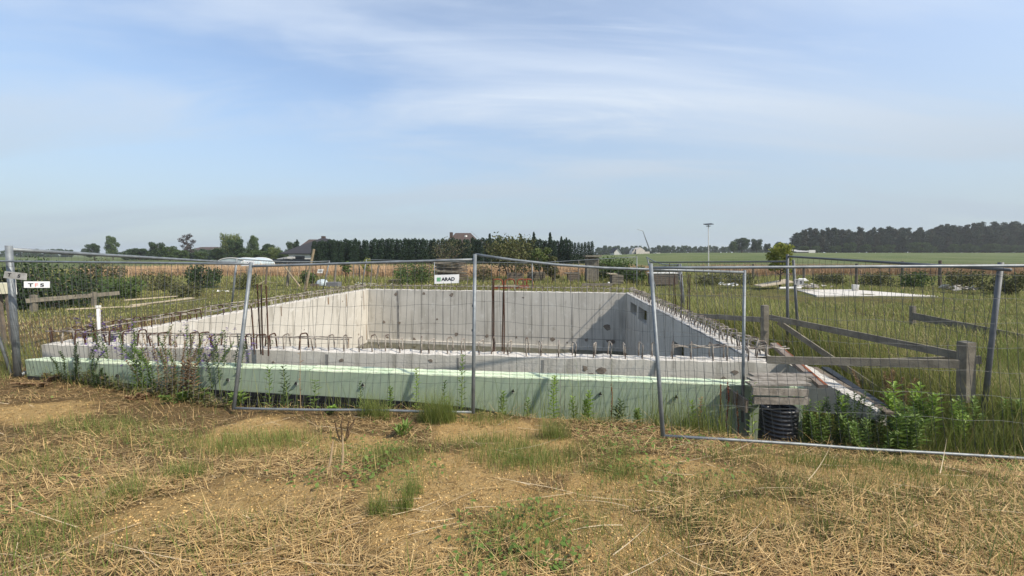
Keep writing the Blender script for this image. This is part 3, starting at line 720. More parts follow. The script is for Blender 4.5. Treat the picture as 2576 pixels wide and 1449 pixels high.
o, a, ex, ey, n = sign([P(1998, 716, d_), P(2021, 718, d_), P(2022, 704, d_), P(1999, 701, d_)], 'small grey sign with black T and S on the right side fence post', 'grey_render')
letters(o, a, ex, ey, n, [('T', .13, .25, .5, 'sign_black', 1.0, .03), ('S', .62, .25, .5, 'sign_black', 1.0, .03)])
# ------------------------------------------------------------------ plants: blades, leaves, crowns
def blades(x, y, z, head, length, width, lean, bend, seg=3):
    n = len(x); t = np.linspace(0, 1, seg + 1); V = np.zeros((n, seg + 1, 2, 3)); dx, dy = np.cos(head), np.sin(head)
    px, py, pz = x.copy(), y.copy(), z.copy()
    for k in range(seg + 1):
        w = width * (1 - .92 * t[k] ** 1.6) / 2
        V[:, k, 0] = np.stack([px - dy * w, py + dx * w, pz], 1); V[:, k, 1] = np.stack([px + dy * w, py - dx * w, pz], 1)
        a = lean + bend * (t[k] + .5 / seg); st = length / seg
        px = px + dx * np.sin(a) * st; py = py + dy * np.sin(a) * st; pz = pz + np.cos(a) * st
    q = np.array([[2 * k, 2 * k + 1, 2 * k + 3, 2 * k + 2] for k in range(seg)])
    Fc = (np.arange(n)[:, None, None] * (2 * (seg + 1)) + q[None]).reshape(-1, 4)
    return V.reshape(-1, 3), Fc
def join(parts):
    V, Fc, b = [], [], 0
    for v, f in parts: V.append(v); Fc.append(f + b); b += len(v)
    return np.concatenate(V), np.concatenate(Fc)
def stuff(name, V, Fc, m, label, cat):
    o = link_mesh(name, V, Fc, m, None, (0, 0, 0)); return tag(o, label, cat, None, 'stuff')
U = lambda a, b, n: rng.uniform(a, b, n)
M['straw'] = mat('dry_straw', (.45, .33, .17), .85, island=[(.28, .165, .062), (.58, .39, .165), (.70, .51, .255), (.17, .095, .038), (.64, .45, .205), (.42, .27, .11)], transl=.15)
M['grass'] = mat('green_grass', (.12, .18, .04), .7, island=[(.10, .155, .028), (.19, .235, .055), (.14, .19, .038), (.27, .27, .09), (.12, .165, .038)], transl=.3)
M['meadow'] = mat('meadow_grass', (.16, .18, .06), .8, island=[(.18, .225, .05), (.31, .29, .11), (.23, .265, .068), (.40, .34, .165), (.15, .195, .042), (.26, .27, .085)], transl=.3)
M['lush'] = mat('lush_grass', (.09, .14, .03), .7, island=[(.15, .205, .04), (.24, .28, .07), (.185, .23, .052), (.32, .32, .12), (.12, .165, .036), (.27, .22, .10)], transl=.3)
M['wheat'] = mat('ripe_wheat', (.50, .33, .16), .9, island=[(.44, .30, .18), (.52, .37, .23), (.36, .24, .135), (.45, .29, .17)])
M['leaf'] = mat('weed_leaf', (.12, .20, .04), .55, island=[(.10, .175, .035), (.16, .24, .05), (.125, .20, .04), (.20, .27, .07)], transl=.3)
M['leaf_bright'] = mat('bright_weed_leaf', (.22, .33, .05), .5, island=[(.20, .32, .045), (.28, .40, .07), (.23, .34, .06)], transl=.35)
M['leaf_dark'] = mat('dark_weed_leaf', (.05, .085, .028), .6, island=[(.04, .07, .022), (.07, .11, .035), (.05, .085, .03)], transl=.2)
M['leaf_brown'] = mat('withered_leaf', (.22, .13, .07), .85, island=[(.20, .12, .06), (.32, .22, .12), (.14, .075, .045)], transl=.15)
M['leaf_red'] = mat('red_brown_leaf', (.25, .07, .035), .8, island=[(.22, .06, .03), (.33, .10, .05), (.16, .06, .03)], transl=.15)
M['petal'] = mat('purple_petal', (.15, .085, .30), .6, island=[(.12, .08, .21), (.18, .12, .30), (.09, .06, .16)], transl=.2)

# --- foreground straw
def fg(n, ylo=1.3, yhi=6.9, p=1.2):
    y = (U(0, 1, n) * (yhi ** (1 - p) - ylo ** (1 - p)) + ylo ** (1 - p)) ** (1 / (1 - p)); x = y * U(-2.0, 2.0, n); return x, y
x, y = fg(135000); k = (y < fence_y(x) + .25) & (rng.random(len(x)) > .98 * sst(.18, .5, bareness(x, y))) & (rng.random(len(x)) < -.45 + 1.3 * vn(x * 1.1, y * 1.4, 55) + .9 * vn(x * 3.4, y * 4, 56))
x, y = x[k], y[k]; n = len(x); zg = ground_z(x, y, False)
hd = np.where(rng.random(n) < .6, rng.normal(.25, .55, n) + np.pi * (rng.random(n) < .5), U(0, 6.28, n))
ln = .05 + rng.gamma(1.6, .048, n); st1 = blades(x, y, zg + U(.002, .045, n), hd, np.clip(ln, .04, .5), U(.0028, .0062, n), R(90) + rng.normal(-.10, .16, n), rng.normal(.1, .25, n))
x, y = fg(44000); k = (y < fence_y(x) + .1) & (rng.random(len(x)) > sst(.3, .6, bareness(x, y))); x, y = x[k], y[k]; n = len(x)      # dry stubble, upright
st2 = blades(x, y, ground_z(x, y, False) - .005, U(0, 6.28, n), .03 + rng.gamma(1.8, .032, n), U(.002, .0045, n), U(.1, 1.2, n), U(0, .9, n))
x, y = fg(200, 1.8, 5.2); k = y < fence_y(x) - .1; x, y = x[k], y[k]; n = len(x)                              # long bleached stalks
st3 = blades(x, y, ground_z(x, y, False) + U(.01, .05, n), rng.normal(.1, .5, n) + np.pi * (rng.random(n) < .5), U(.25, .65, n), U(.004, .007, n), R(90) + rng.normal(-.03, .07, n), rng.normal(.03, .3, n), 5)
x, y = fg(120000); k = (y < fence_y(x) + .3) & (rng.random(len(x)) > .75 * sst(.3, .6, bareness(x, y))); x, y = x[k], y[k]; n = len(x)      # chopped litter
st4 = blades(x, y, ground_z(x, y, False) + U(.0, .012, n), U(0, 6.28, n), U(.015, .07, n), U(.003, .007, n), R(90) + rng.normal(-.15, .25, n), rng.normal(.2, .4, n), 1)
M['litter'] = mat('chopped_litter', (.25, .17, .09), .9, island=[(.16, .10, .05), (.36, .25, .125), (.10, .065, .035), (.27, .19, .09), (.47, .35, .19), (.13, .12, .045)])
stuff('plant_litter', *st4, M['litter'], 'brown chopped plant litter between the straw', 'litter')
V, Fc = join([st1, st2]); stuff('dry_straw', V, Fc, M['straw'], 'mown dry straw lying over the sandy soil in front of the fence', 'straw')
M['stalk'] = mat('bleached_stalk', (.55, .44, .28), .85, island=[(.58, .46, .29), (.44, .33, .20), (.68, .56, .38), (.36, .25, .15)])
stuff('dead_stalks', *st3, M['stalk'], 'long bleached dead stalks scattered on the mown ground', 'dead stalks')

# --- clods of soil on the bare patches
x, y = fg(44000, 1.4, 5.6); k = rng.random(len(x)) < sst(.2, .55, bareness(x, y)) * 1.0; x, y = x[k], y[k]; n = len(x); zg = ground_z(x, y, False)
s_ = np.minimum(.002 + rng.gamma(1.1, .0034, n), .011)
o8 = np.array([(1, 0, 0), (0, 1, 0), (-1, 0, 0), (0, -1, 0), (0, 0, .8), (0, 0, -.8)], float); f8 = np.array([(0, 1, 4), (1, 2, 4), (2, 3, 4), (3, 0, 4), (1, 0, 5), (2, 1, 5), (3, 2, 5), (0, 3, 5)])
V = (np.stack([x, y, zg + s_ * .2], 1)[:, None] + o8[None] * s_[:, None, None] * rng.uniform(.35, 1.4, (n, 6, 3))).reshape(-1, 3); Fc = (np.arange(n)[:, None, None] * 6 + f8[None]).reshape(-1, 3)
M['clod'] = mat('sandy_clod', (.48, .34, .17), .95, island=[(.64, .435, .18), (.48, .305, .12), (.70, .49, .22), (.30, .185, .075)])
stuff('soil_clods', V, Fc, M['clod'], 'crumbs of sandy soil on the bare patches', 'soil clods')

# --- green grass and horsetail tufts of the foreground
tuft = []
for px, py, r, n, h in ((1022, 1338, .05, 110, .17), (952, 1348, .06, 120, .15), (1042, 1285, .05, 90, .15), (985, 1352, .09, 70, .10), (1310, 1165, .4, 900, .11), (1000, 1160, .3, 520, .10), (1340, 1190, .3, 500, .1), (470, 1220, .14, 260, .13), (330, 1290, .12, 150, .16),
                     (1510, 1140, .3, 420, .1), (1860, 1150, .3, 260, .1), (1600, 1190, .2, 200, .08), (1540, 1210, .2, 300, .09), (1900, 1260, .35, 420, .08), (2100, 1270, .3, 340, .09), (1640, 1265, .5, 620, .07), (1770, 1320, .4, 520, .07),
                     (2060, 1170, .25, 300, .13), (2350, 1280, .5, 520, .08), (2450, 1390, .5, 420, .09), (1300, 1410, .3, 500, .07), (1380, 1370, .3, 420, .06), (2140, 1400, .3, 300, .1), (1610, 1440, .3, 300, .09), (1890, 1400, .35, 300, .07),
                     (270, 1065, .3, 400, .11), (380, 1090, .3, 320, .11), (690, 1090, .3, 300, .1), (530, 1110, .4, 420, .12), (620, 1120, .35, 420, .13), (760, 1110, .3, 260, .12), (170, 1060, .35, 300, .1), (60, 1200, .4, 300, .12), (210, 1340, .2, 160, .14), (130, 1420, .25, 200, .14),
                     (880, 1150, .3, 320, .1), (1230, 1035, .25, 320, .12), (1270, 1110, .35, 420, .12), (1180, 1110, .3, 240, .09), (1530, 1000, .2, 220, .12), (1500, 1030, .25, 260, .1), (930, 1025, .1, 240, .26), (960, 1030, .1, 220, .22), (1090, 1035, .14, 420, .30), (1120, 1035, .14, 400, .28), (1395, 1085, .14, 300, .2),
                     (1450, 1330, .3, 200, .06), (2250, 1180, .3, 320, .12), (2490, 1240, .5, 420, .1), (700, 1420, .3, 200, .1), (500, 1420, .3, 200, .1), (1020, 1230, .3, 240, .08)):
    c = G(px, py, .06); n = int(n * 1.25); h *= 1.2; r *= 1.15; a = U(0, 6.28, n); q = np.sqrt(U(0, 1, n)) * r * rng.uniform(.6, 1.25, n); x = c.x + q * np.cos(a) * 1.2; y = c.y + q * np.sin(a) * .8
    tuft.append(blades(x, y, ground_z(x, y, False) - .005, U(0, 6.28, n), h * U(.5, 1.35, n), U(.002, .0042, n), U(.0, .45, n), U(0, .8, n)))
x, y = fg(44000); k = (y < fence_y(x) + .1) & (rng.random(len(x)) < .16 + 1.6 * np.clip(vn(x * 1.1, y * 1.4, 77) - .5, 0, 1)) & (rng.random(len(x)) > sst(.25, .6, bareness(x, y))); x, y = x[k], y[k]; n = len(x)
tuft.append(blades(x, y, ground_z(x, y, False) - .005, U(0, 6.28, n), .05 + rng.gamma(2, .035, n), U(.003, .006, n), U(.0, .5, n), U(0, .9, n)))
V, Fc = join(tuft); stuff('green_grass', V, Fc, M['grass'], 'fresh green grass tufts growing through the straw in the foreground', 'grass')

# --- low broad leaved weeds creeping through the straw
x, y = fg(30000, 1.6); k = (y < fence_y(x)) & (rng.random(len(x)) < 1.8 * np.clip(vn(x * .8 + 7, y * .9, 123) - .56 + .12 * sst(.5, 3, x), 0, 1)); x, y = x[k], y[k]; n = len(x)
c_ = np.stack([x, y, ground_z(x, y, False) + U(.005, .06, n)], 1)
def leafcards(c, s):
    n = len(c); a = U(0, 6.28, n); d = np.stack([np.cos(a), np.sin(a), U(.1, .9, n)], 1); e = np.stack([-np.sin(a), np.cos(a), 0 * a], 1) * .3; s = s[:, None]
    return np.stack([c, c + (d * .5 + e) * s, c + d * s - np.array([0, 0, .3]) * s, c + (d * .5 - e) * s], 1).reshape(-1, 3), np.arange(4 * n).reshape(-1, 4)
stuff('low_weeds', *leafcards(c_, U(.02, .055, n)), M['leaf'], 'low creeping broad leaved weeds in the straw', 'weeds')

# --- weeds and grass along the fence and in the trench
def patch(n, x0, x1, d0, d1, h0, h1, w0=.003, w1=.006, lean=.35, bend=.9):
    x = U(x0, x1, n); y = fence_y(x) + U(d0, d1, n); k = (side_in(x, y) < -.62); x, y = x[k], y[k]; n = len(x)
    return blades(x, y, ground_z(x, y, False) - .01, U(0, 6.28, n), U(h0, h1, n) * U(.5, 1.1, n), U(w0, w1, n), U(0, lean, n), U(0, bend, n), 4)
x = U(-8.7, -3.9, 5200); y = fence_y(x) + U(-.05, .65, len(x)); k = (side_in(x, y) < -.62); x, y = x[k], y[k]; n = len(x); hh = .42 * vn(x * 2.2, y * 2.2, 5) ** 1.5
M['undergrowth'] = mat('mixed_undergrowth', (.1, .1, .04), .8, island=[(.06, .085, .025), (.17, .11, .055), (.10, .13, .035), (.075, .06, .035), (.24, .19, .10), (.05, .075, .022)], transl=.2)
stuff('undergrowth', *leafcards(np.stack([x, y, ground_z(x, y, False) + U(0, 1, n) * hh + .02], 1), U(.03, .075, n)), M['undergrowth'], 'tangled green and brown undergrowth along the left part of the fence', 'undergrowth')
ps = [patch(900, -8.8, -4.2, -.1, .35, .08, .30), patch(160, -4.2, -.6, -.1, .3, .06, .2), patch(2600, -8.6, -5.6, .0, .75, .2, .5, lean=.6), patch(200, -5.6, -.6, .1, .6, .15, .4), patch(420, -.4, 1.7, .05, .6, .1, .5), patch(600, 1.7, 2.62, .05, .8, .2, .7, lean=.25),
      patch(450, 1.7, 2.62, .0, .4, .1, .3), patch(2600, -10.6, -8.2, -.3, 1.2, .25, .5, .003, .005, .3), patch(5000, 3.7, 8.5, .25, 1.0, .3, .6, .004, .008), patch(11000, 4.2, 10.5, .5, 3.2, .3, .62, .005, .01), patch(1500, 3.9, 7.5, .05, .4, .1, .3), patch(3200, 4.5, 7.8, .15, .85, .4, .72, .004, .008), patch(2600, 4.4, 6.4, .9, 4.2, .4, .8, .005, .009)]
stuff('fence_grass', *join([patch(220, -.2, 2.6, .08, .6, .5, .98, .004, .0065, .22, .8), patch(130, -4.2, -.3, .1, .6, .4, .8, .004, .0065, .3, .8), patch(180, 2.1, 2.62, .05, .6, .4, .8, .004, .006, .35, .9)]), M['grass'], 'loose tall grass blades standing before the green foam boards', 'grass')
V, Fc = join(ps); stuff('tall_grass', V, Fc, M['lush'], 'tall lush grass along the foot of the fence and right of the pit', 'grass')

# --- meadow beyond the fence
n = 230000; y = 4.6 * np.exp(U(0, 1, n) * math.log(44 / 4.6)); x = y * U(-1.7, 1.7, n)
slab_c = [P(1995, 728, 19.0), P(2170, 727, 20.0), P(2360, 746, 16.0), P(2010, 741, 15.2)]
in_slab = (x > 10.4) & (x < 17.2) & (y > 15.0) & (y < 19.6)
k = (y > fence_y(x) + .3) & (side_in(x, y) < -.4) & ~in_slab & ~((y < wall_y(x) + .2) & (x > -8.6) & (x < 3.4)); x, y = x[k], y[k]; n = len(x)
tall = .06 + .03 * sst(3, 5, x) + (.07 + .1 * sst(3, 5, x)) * np.clip(1.6 * vn(x * .5, y * .5, 91) - .4, 0, 1) + .24 * sst(3.5, 6, x) * sst(14, 8, y) * sst(8.5, 6.3, x) + .30 * np.exp(-((x - 5.9) / .9) ** 2) * (y < 19) + .22 * sst(22, 26, y)
V, Fc = blades(x, y, ground_z(x, y, False) - .01, U(0, 6.28, n), tall * U(.5, 1.3, n), .0012 * y * U(.6, 1.3, n) + .003, U(0, .7, n), U(0, 1.0, n))
dryk = rng.random(n) < np.clip(.95 - 1.35 * greenness(x, y) + .5 * (vn(x * 1.7, y * 1.7, 12) - .5), .04, .97); V = V.reshape(n, -1, 3); nv = V.shape[1]; q = np.array([[0, 1, 3, 2], [2, 3, 5, 4], [4, 5, 7, 6]])
M['dry_meadow'] = mat('dry_meadow_grass', (.40, .32, .17), .85, island=[(.42, .33, .175), (.30, .24, .11), (.50, .40, .23), (.24, .21, .085)], transl=.2)
for sel, m_, nm, lb in ((~dryk, 'meadow', 'meadow_grass', 'rough green meadow grass around the basement'), (dryk, 'dry_meadow', 'dry_grass', 'dried straw coloured grass patches around the basement')):
    v = V[sel]; stuff(nm, v.reshape(-1, 3), (np.arange(len(v))[:, None, None] * nv + q[None]).reshape(-1, 4), M[m_], lb, 'grass')

# --- ripe wheat
n = 62000; y = 31 + 13 * U(0, 1, n) ** 1.7; x = U(-1, 1.25, n) * y * 1.45 - 0; k = (x > -34) & ~((x > 13) & (x < 19)); x, y = x[k], y[k]; n = len(x)
rise = ground_z(x, y, False)
V1, F1 = blades(x, y, rise, U(0, 6.28, n), U(.68, .92, n), U(.03, .055, n), U(0, .12, n), U(0, .5, n))
stuff('wheat_field', V1, F1, M['wheat'], 'field of ripe orange wheat behind the plot', 'wheat')

# ------------------------------------------------------------------ single weeds
def leafset(c, d, L, w):                           # one folded leaf from c along d
    d = d.normalized(); s = d.cross(Z)
    if s.length < .05: s = d.cross(Vector((1, 0, 0)))
    s.normalize(); mid = c + d * L * .45 + Vector((0, 0, .03 * L)); tip = c + d * L + Vector((0, 0, -.18 * L))
    return [c, mid + s * w / 2, tip, mid - s * w / 2]
def weed(px, pyb, pyt, Y, label, leaf='leaf', stem='stem', nl=40, L=.09, w=.02, lean=0, stems=1, spread=.05, up=.5, group='leafy weeds along the foam boards', name='weed_plant', cat='weed', bare=.12, flowers=0, zb=None):
    x0 = P(px, pyb, Y).x; zb = gz(x0, Y) if zb is None else zb; top = P(px + lean, pyt, Y); h = top.z - zb
    o = empty(name, (x0, Y, zb), label, cat, group); B = Vector((x0, Y, zb)); LM, PM = MB(), MB()
    for s in range(stems):
        f = rnd.uniform(.7, 1.0) if s else 1.0; e = Vector((rnd.uniform(-1, 1) * spread, rnd.uniform(-1, 1) * spread * .7, 0)) if s else Vector((0, 0, 0))
        T = B + (top - B) * f + e * 1.6; pts = [B + e * .3 - Vector((0, 0, .02)), B.lerp(T, .4) + e * .4 + Vector((rnd.uniform(-.02, .02), 0, 0)), B.lerp(T, .75) + Vector((rnd.uniform(-.02, .02), rnd.uniform(-.02, .02), 0)), T]
        MB().tube(pts, [.006, .005, .004, .002], 5).build('stem', M[stem], o)
        a = rnd.uniform(0, 6)
        for i in range(nl):
            t = bare + (1 - bare) * (i + .5) / nl; j = min(2, int(t * 3)); p = pts[j].lerp(pts[j + 1], t * 3 - j); a += 2.4 + rnd.uniform(-.3, .3)
            LM.poly(leafset(p, Vector((math.cos(a), math.sin(a), up + .7 * t * up + rnd.uniform(-.25, .25))), L * 1.45 * rnd.uniform(.7, 1.2) * (1.1 - .5 * t), w * 1.5 * rnd.uniform(.8, 1.2)))
        for i in range(flowers):
            t = rnd.uniform(.72, 1.04); p = B.lerp(T, t) + e * (t - .5); a = rnd.uniform(0, 6.28)
            PM.poly(leafset(p + Vector((rnd.uniform(-.025, .025), rnd.uniform(-.025, .025), rnd.uniform(-.02, .02))), Vector((math.cos(a), math.sin(a), rnd.uniform(-.6, .6))), rnd.uniform(.035, .055), .034))
    if nl: LM.build('leaves', M[leaf], o)
    if flowers: PM.build('blossoms', M['petal'], o)
    return o
bright = 'bright green upright weed with narrow leaves '
for px, yb, yt, Y, lab, kw in (
    (358, 1010, 882, 5.85, 'green weed with a leafy tip standing alone at the left foam boards', dict(nl=46, stems=2)),
    (712, 1030, 922, 5.6, 'dark green weed pair in front of the foam, right of the leaning post', dict(nl=34, stems=2, leaf='leaf_dark')),
    (676, 1020, 926, 5.62, 'slender weed close to the right of the leaning post', dict(nl=28)),
    (790, 1035, 955, 5.5, 'spreading weed whose head reaches half up the foam boards', dict(nl=26, up=.3)),
    (757, 1035, 850, 5.5, 'tall thin pale dry stalk right of the leaning post', dict(nl=8, stem='stem_dry', leaf='leaf_brown', L=.05)),
    (1047, 1040, 928, 5.35, 'bright yellow green upright weed in front of the foam', dict(nl=40, leaf='leaf_bright', L=.06)),
    (1120, 1040, 958, 5.3, 'thin green weed between the bright weed and the taped post', dict(nl=26, L=.06)),
    (1160, 1045, 893, 5.3, 'tallest green weed left of the taped post', dict(nl=44, lean=4, L=.075)),
    (1395, 1085, 948, 5.15, bright + 'right of the taped post', dict(nl=70, leaf='leaf_bright', L=.085, w=.018)),
    (1442, 1085, 1000, 5.1, 'short bright green weed between two taller ones', dict(nl=34, leaf='leaf_bright', L=.07)),
    (1482, 1090, 985, 5.05, 'bushy bright green weed with four stems in front of foam', dict(nl=30, leaf='leaf_bright', stems=4, L=.07)),
    (1560, 1095, 1010, 4.95, 'dark green weed close to the leaning right front post', dict(nl=24, leaf='leaf_dark', stems=2)),
    (1537, 1095, 968, 5.0, 'red stalked dock left of the right front post', dict(nl=40, leaf='leaf_red', stem='stem_red', L=.03, w=.012, up=1.4)),
    (1813, 1105, 968, 4.95, 'red brown dock spike right of the right front post', dict(nl=60, leaf='leaf_red', stem='stem_red', L=.035, w=.012, up=1.4)),
    (1830, 1108, 960, 4.95, 'tallest red brown dock spike before the foam', dict(nl=60, leaf='leaf_red', stem='stem_red', L=.035, w=.012, up=1.4)),
    (1855, 1110, 985, 4.9, 'green and red dock nearest the wooden capped pipe', dict(nl=40, leaf='leaf_brown', stem='stem_red', L=.04, w=.014, up=1.2)),
    (1265, 1060, 985, 5.2, 'green weed just right of the taped post foot', dict(nl=30, L=.06, stems=2)),
    (1330, 1075, 1005, 5.15, 'slim weed left of the tall bright weed', dict(nl=24, L=.055)),
    (1605, 1100, 1030, 4.9, 'low green weed left of the leaning right front post', dict(nl=24, stems=3, L=.06)),
    (1740, 1105, 1010, 4.9, 'yellow green weed right of the right front post foot', dict(nl=30, leaf='leaf_bright', L=.06)),
    (1765, 1110, 1000, 4.85, 'brownish thin weed before the dock spikes', dict(nl=26, leaf='leaf_brown', stem='stem_dry', L=.05)),
    (905, 1040, 960, 5.45, 'dark thin weed in the middle between the two front posts', dict(nl=26, leaf='leaf_dark', L=.055)),
    (980, 1042, 975, 5.4, 'short green weed left of the bright yellow green one', dict(nl=24, L=.06, stems=2)),
    (1895, 1110, 965, 4.75, 'tall green weed directly before the black pipe', dict(nl=34, leaf='leaf_bright', L=.07)),
    (2035, 1100, 1005, 4.75, 'green leafy weed close to the right of the black pipe', dict(nl=40, stems=5, spread=0.12, leaf='leaf', L=0.060, w=0.018)),
    (2150, 1105, 985, 4.70, 'tall dark stemmed weed below the wing wall middle', dict(nl=50, stems=5, spread=0.12, leaf='leaf_dark', L=0.050, w=0.016)),
    (2345, 1115, 1000, 4.60, 'spreading green weed right of the bright broad leaved one', dict(nl=40, stems=6, spread=0.16, leaf='leaf', L=0.080, w=0.022)),
    (2400, 1120, 1010, 4.60, 'yellow green weed thicket left of the dark fence post', dict(nl=36, stems=6, spread=0.16, leaf='leaf_bright', L=0.070, w=0.020)),
    (2290, 1120, 1040, 4.40, 'low dark weed at the bottom rail before the lush clump', dict(nl=44, stems=7, spread=0.18, leaf='leaf_dark', L=0.055, w=0.018)),
    (2450, 1120, 1000, 4.70, 'green weed at the foot of the dark right fence post', dict(nl=40, stems=6, spread=0.18, leaf='leaf', L=0.070, w=0.020)),
    (2530, 1130, 1005, 4.65, 'wide green weed at the right edge of the picture', dict(nl=44, stems=8, spread=0.24, leaf='leaf', L=0.080, w=0.022)),
    (2180, 1120, 1055, 4.35, 'low green weed behind the bottom rail under the wing wall', dict(nl=36, stems=6, spread=0.16, leaf='leaf', L=0.060, w=0.018)),
    (1998, 1000, 960, 5.0, 'small green sprig beside the wooden cap', dict(nl=14, L=.05)),
    (2108, 1100, 985, 4.62, 'dense dark weed with tiny leaves right of the pipe', dict(nl=80, leaf='leaf_dark', stems=5, spread=.12, L=.05)),
    (2120, 1090, 1000, 4.6, 'yellow green leafy weed in front of the wing wall', dict(nl=34, leaf='leaf_bright', L=.10, w=.03)),
    (2060, 1110, 1010, 4.6, 'feathery green weed right of the corrugated pipe', dict(nl=44, stems=4, spread=.1, L=.06)),
    (2250, 1110, 965, 4.7, 'lush bright green weed clump behind the wing wall end', dict(nl=40, leaf='leaf_bright', stems=4, spread=.09, L=.13, w=.028)),
    (2312, 1110, 968, 4.7, 'bright broad leaved weed right of the lush clump', dict(nl=40, leaf='leaf_bright', stems=3, spread=.08, L=.12, w=.03)),
    (2190, 1100, 1020, 4.55, 'leafy dark green weed under the wing wall', dict(nl=44, stems=5, spread=.14, leaf='leaf_dark', L=.06)),
    (2262, 1105, 1010, 4.35, 'leafy green weed hiding the end of the wing wall', dict(nl=44, stems=6, spread=.12, leaf='leaf', L=.09, w=.025)),
    (2225, 1020, 935, 5.4, 'brown withered bush of thin twigs behind the wing wall', dict(nl=110, stems=7, spread=.2, leaf='leaf_brown', stem='stem_dry', L=.045, w=.012)),
    (1020, 1120, 1075, 4.3, 'upright dock leaves growing from the straw', dict(nl=8, stems=4, spread=.07, L=.12, w=.024, up=1.3)),
    (195, 1010, 862, 6.3, 'dark leafy bush before the left end of the foam boards', dict(nl=70, stems=9, spread=.36, leaf='leaf_dark', L=.042, w=.018)),
    (130, 1020, 950, 6.2, 'withered brown undergrowth at the left foam end', dict(nl=60, stems=7, spread=.3, leaf='leaf_brown', stem='stem_dry', L=.05, w=.02)),
    (255, 1010, 930, 6.1, 'dark weed with small leaves right of the dark leafy bush', dict(nl=60, stems=6, spread=.24, leaf='leaf_dark', L=.04, w=.016)),
    (475, 1020, 905, 5.75, 'withered brown plant with curled leaves before the foam', dict(nl=50, stems=3, spread=.08, leaf='leaf_brown', stem='stem_dry', L=.09, w=.025)),
    (350, 1035, 990, 5.55, 'red brown low plant at the fence foot', dict(nl=34, stems=4, spread=.14, leaf='leaf_brown', stem='stem_red', L=.05, w=.014)),
    (470, 1030, 985, 5.5, 'green weed at the foot of the withered plant', dict(nl=40, stems=5, spread=.2, L=.07)),
    (600, 1030, 990, 5.4, 'pale green broad leaves at the foot of the leaning post', dict(nl=16, stems=3, spread=.12, L=.12, w=.04, leaf='leaf')),
    (836, 1043, 1025, 5.1, 'small yellow green seedling by the bottom rail', dict(nl=18, stems=3, spread=.06, leaf='leaf_bright', L=.07, w=.03))):
    weed(px, yb, yt, Y, lab, **kw)
# purple flowering weeds in front of the left half of the wall
for px, yb, yt, Y, lab, kw in (
    (252, 1000, 792, 7.6, 'purple flowering weed crowded round the white vent pipe', dict(nl=20, stems=9, spread=.22, flowers=44, leaf='leaf_dark', L=.06)),
    (335, 990, 812, 6.75, 'purple flowering weed with green leaves left of the rusty bars', dict(nl=60, stems=9, spread=.34, flowers=18, leaf='leaf', L=.06, bare=.35)),
    (470, 985, 820, 6.3, 'largest purple flowering weed, its tangle reaching over the wall', dict(nl=70, stems=14, spread=.42, flowers=15, leaf='leaf', L=.055, bare=.35)),
    (565, 985, 832, 6.2, 'purple flowering weed with dark pods left of the leaning post', dict(nl=60, stems=8, spread=.28, flowers=10, leaf='leaf_dark', L=.055, bare=.4)),
    (430, 985, 822, 6.2, 'tangled dry bush among the purple flowers', dict(nl=60, stems=18, spread=.5, leaf='leaf_brown', stem='stem_dry', L=.04, bare=.3)),
    (640, 960, 838, 7.4, 'dark seeded weed sprig between the rusty bars', dict(nl=34, stems=4, spread=.18, flowers=6, leaf='leaf_dark', L=.06))):
    weed(px, yb, yt, Y, lab, group='purple flowering weeds at the front wall', name='flowering_weed', cat='flowering weed', **kw)
# dead stalks standing in the straw
for px, yb, yt, Y, lab in ((862, 1120, 1050, 4.15, 'dead seedy dock head standing in the straw'),):
    weed(px, yb, yt, Y, lab, nl=260, leaf='leaf_brown', stem='stem_dry', stems=6, spread=.07, L=.011, w=.006, up=.4, group=None, name='dead_dock', cat='dead plant')
for (xa, ya), (xb, yb), lab in (((818, 1215), (838, 1110), 'bare reddish dead stalk leaning right in the straw'), ((858, 1200), (862, 1095), 'bare grey dead stalk standing upright in the straw')):
    a = G(xa, ya, .05); b = P(xb, yb, a.y + .1); tag(MB().tube([a, a.lerp(b, .5) + Vector((.01, 0, 0)), b], [.012, .011, .006], 7).build('dead_stalk', M['stem_dry']), lab, 'dead stalk')
# ------------------------------------------------------------------ things around the pit
def thing(name, mb, m, label, cat, group=None, smooth=False): return tag(mb.build(name, M[m], smooth=smooth), label, cat, group)
# black corrugated pipe with its wooden cap
pc = P(1954, 1120, 4.92); pz0, pz1 = pc.z - .05, P(1954, 1020, 4.92).z
prof = []; nr = 11; dz = (pz1 - pz0) / nr
for i in range(nr):
    z = pz0 + i * dz; prof += [(.185, z), (.185, z + dz * .22), (.212, z + dz * .38), (.212, z + dz * .8), (.185, z + dz * .98)]
thing('corrugated_pipe', MB().lathe((pc.x, pc.y, 0), prof, 28), 'black_pipe', 'black corrugated plastic pipe standing on end under a wooden lid', 'pipe', smooth=True)
lid = empty('board_cover', (pc.x, pc.y, pz1), 'weathered board lid lying on the black corrugated pipe', 'board cover')
zl = pz1
def brd(a, b, w, h, name='plank', par=lid, m='wood_silver'): return MB().beam(a, b, w, h).build(name, M[m], par)
yf_ = pc.y - .24
brd(P(1893, 984, yf_), P(2032, 988, yf_), .03, .085); brd(P(1896, 1007, yf_ + .01), P(2034, 1009, yf_ + .01), .03, .085)
for i, dy in enumerate((.10, .26, .42)):
    a = P(1882 + 3 * i, 978, yf_ + dy); b = P(2030, 978, yf_ + dy); zt_ = P(1950, 975, yf_).z + .015
    brd(Vector((a.x, a.y, zt_ + .004 * i)), Vector((b.x, b.y, zt_ + .006)), .14, .025)
brd(Vector((P(1884, 1000, yf_).x, yf_ + .03, zl + .07)), Vector((P(1884, 1000, yf_).x + .01, yf_ + .5, zl + .07)), .03, .16, m='wood_dark')
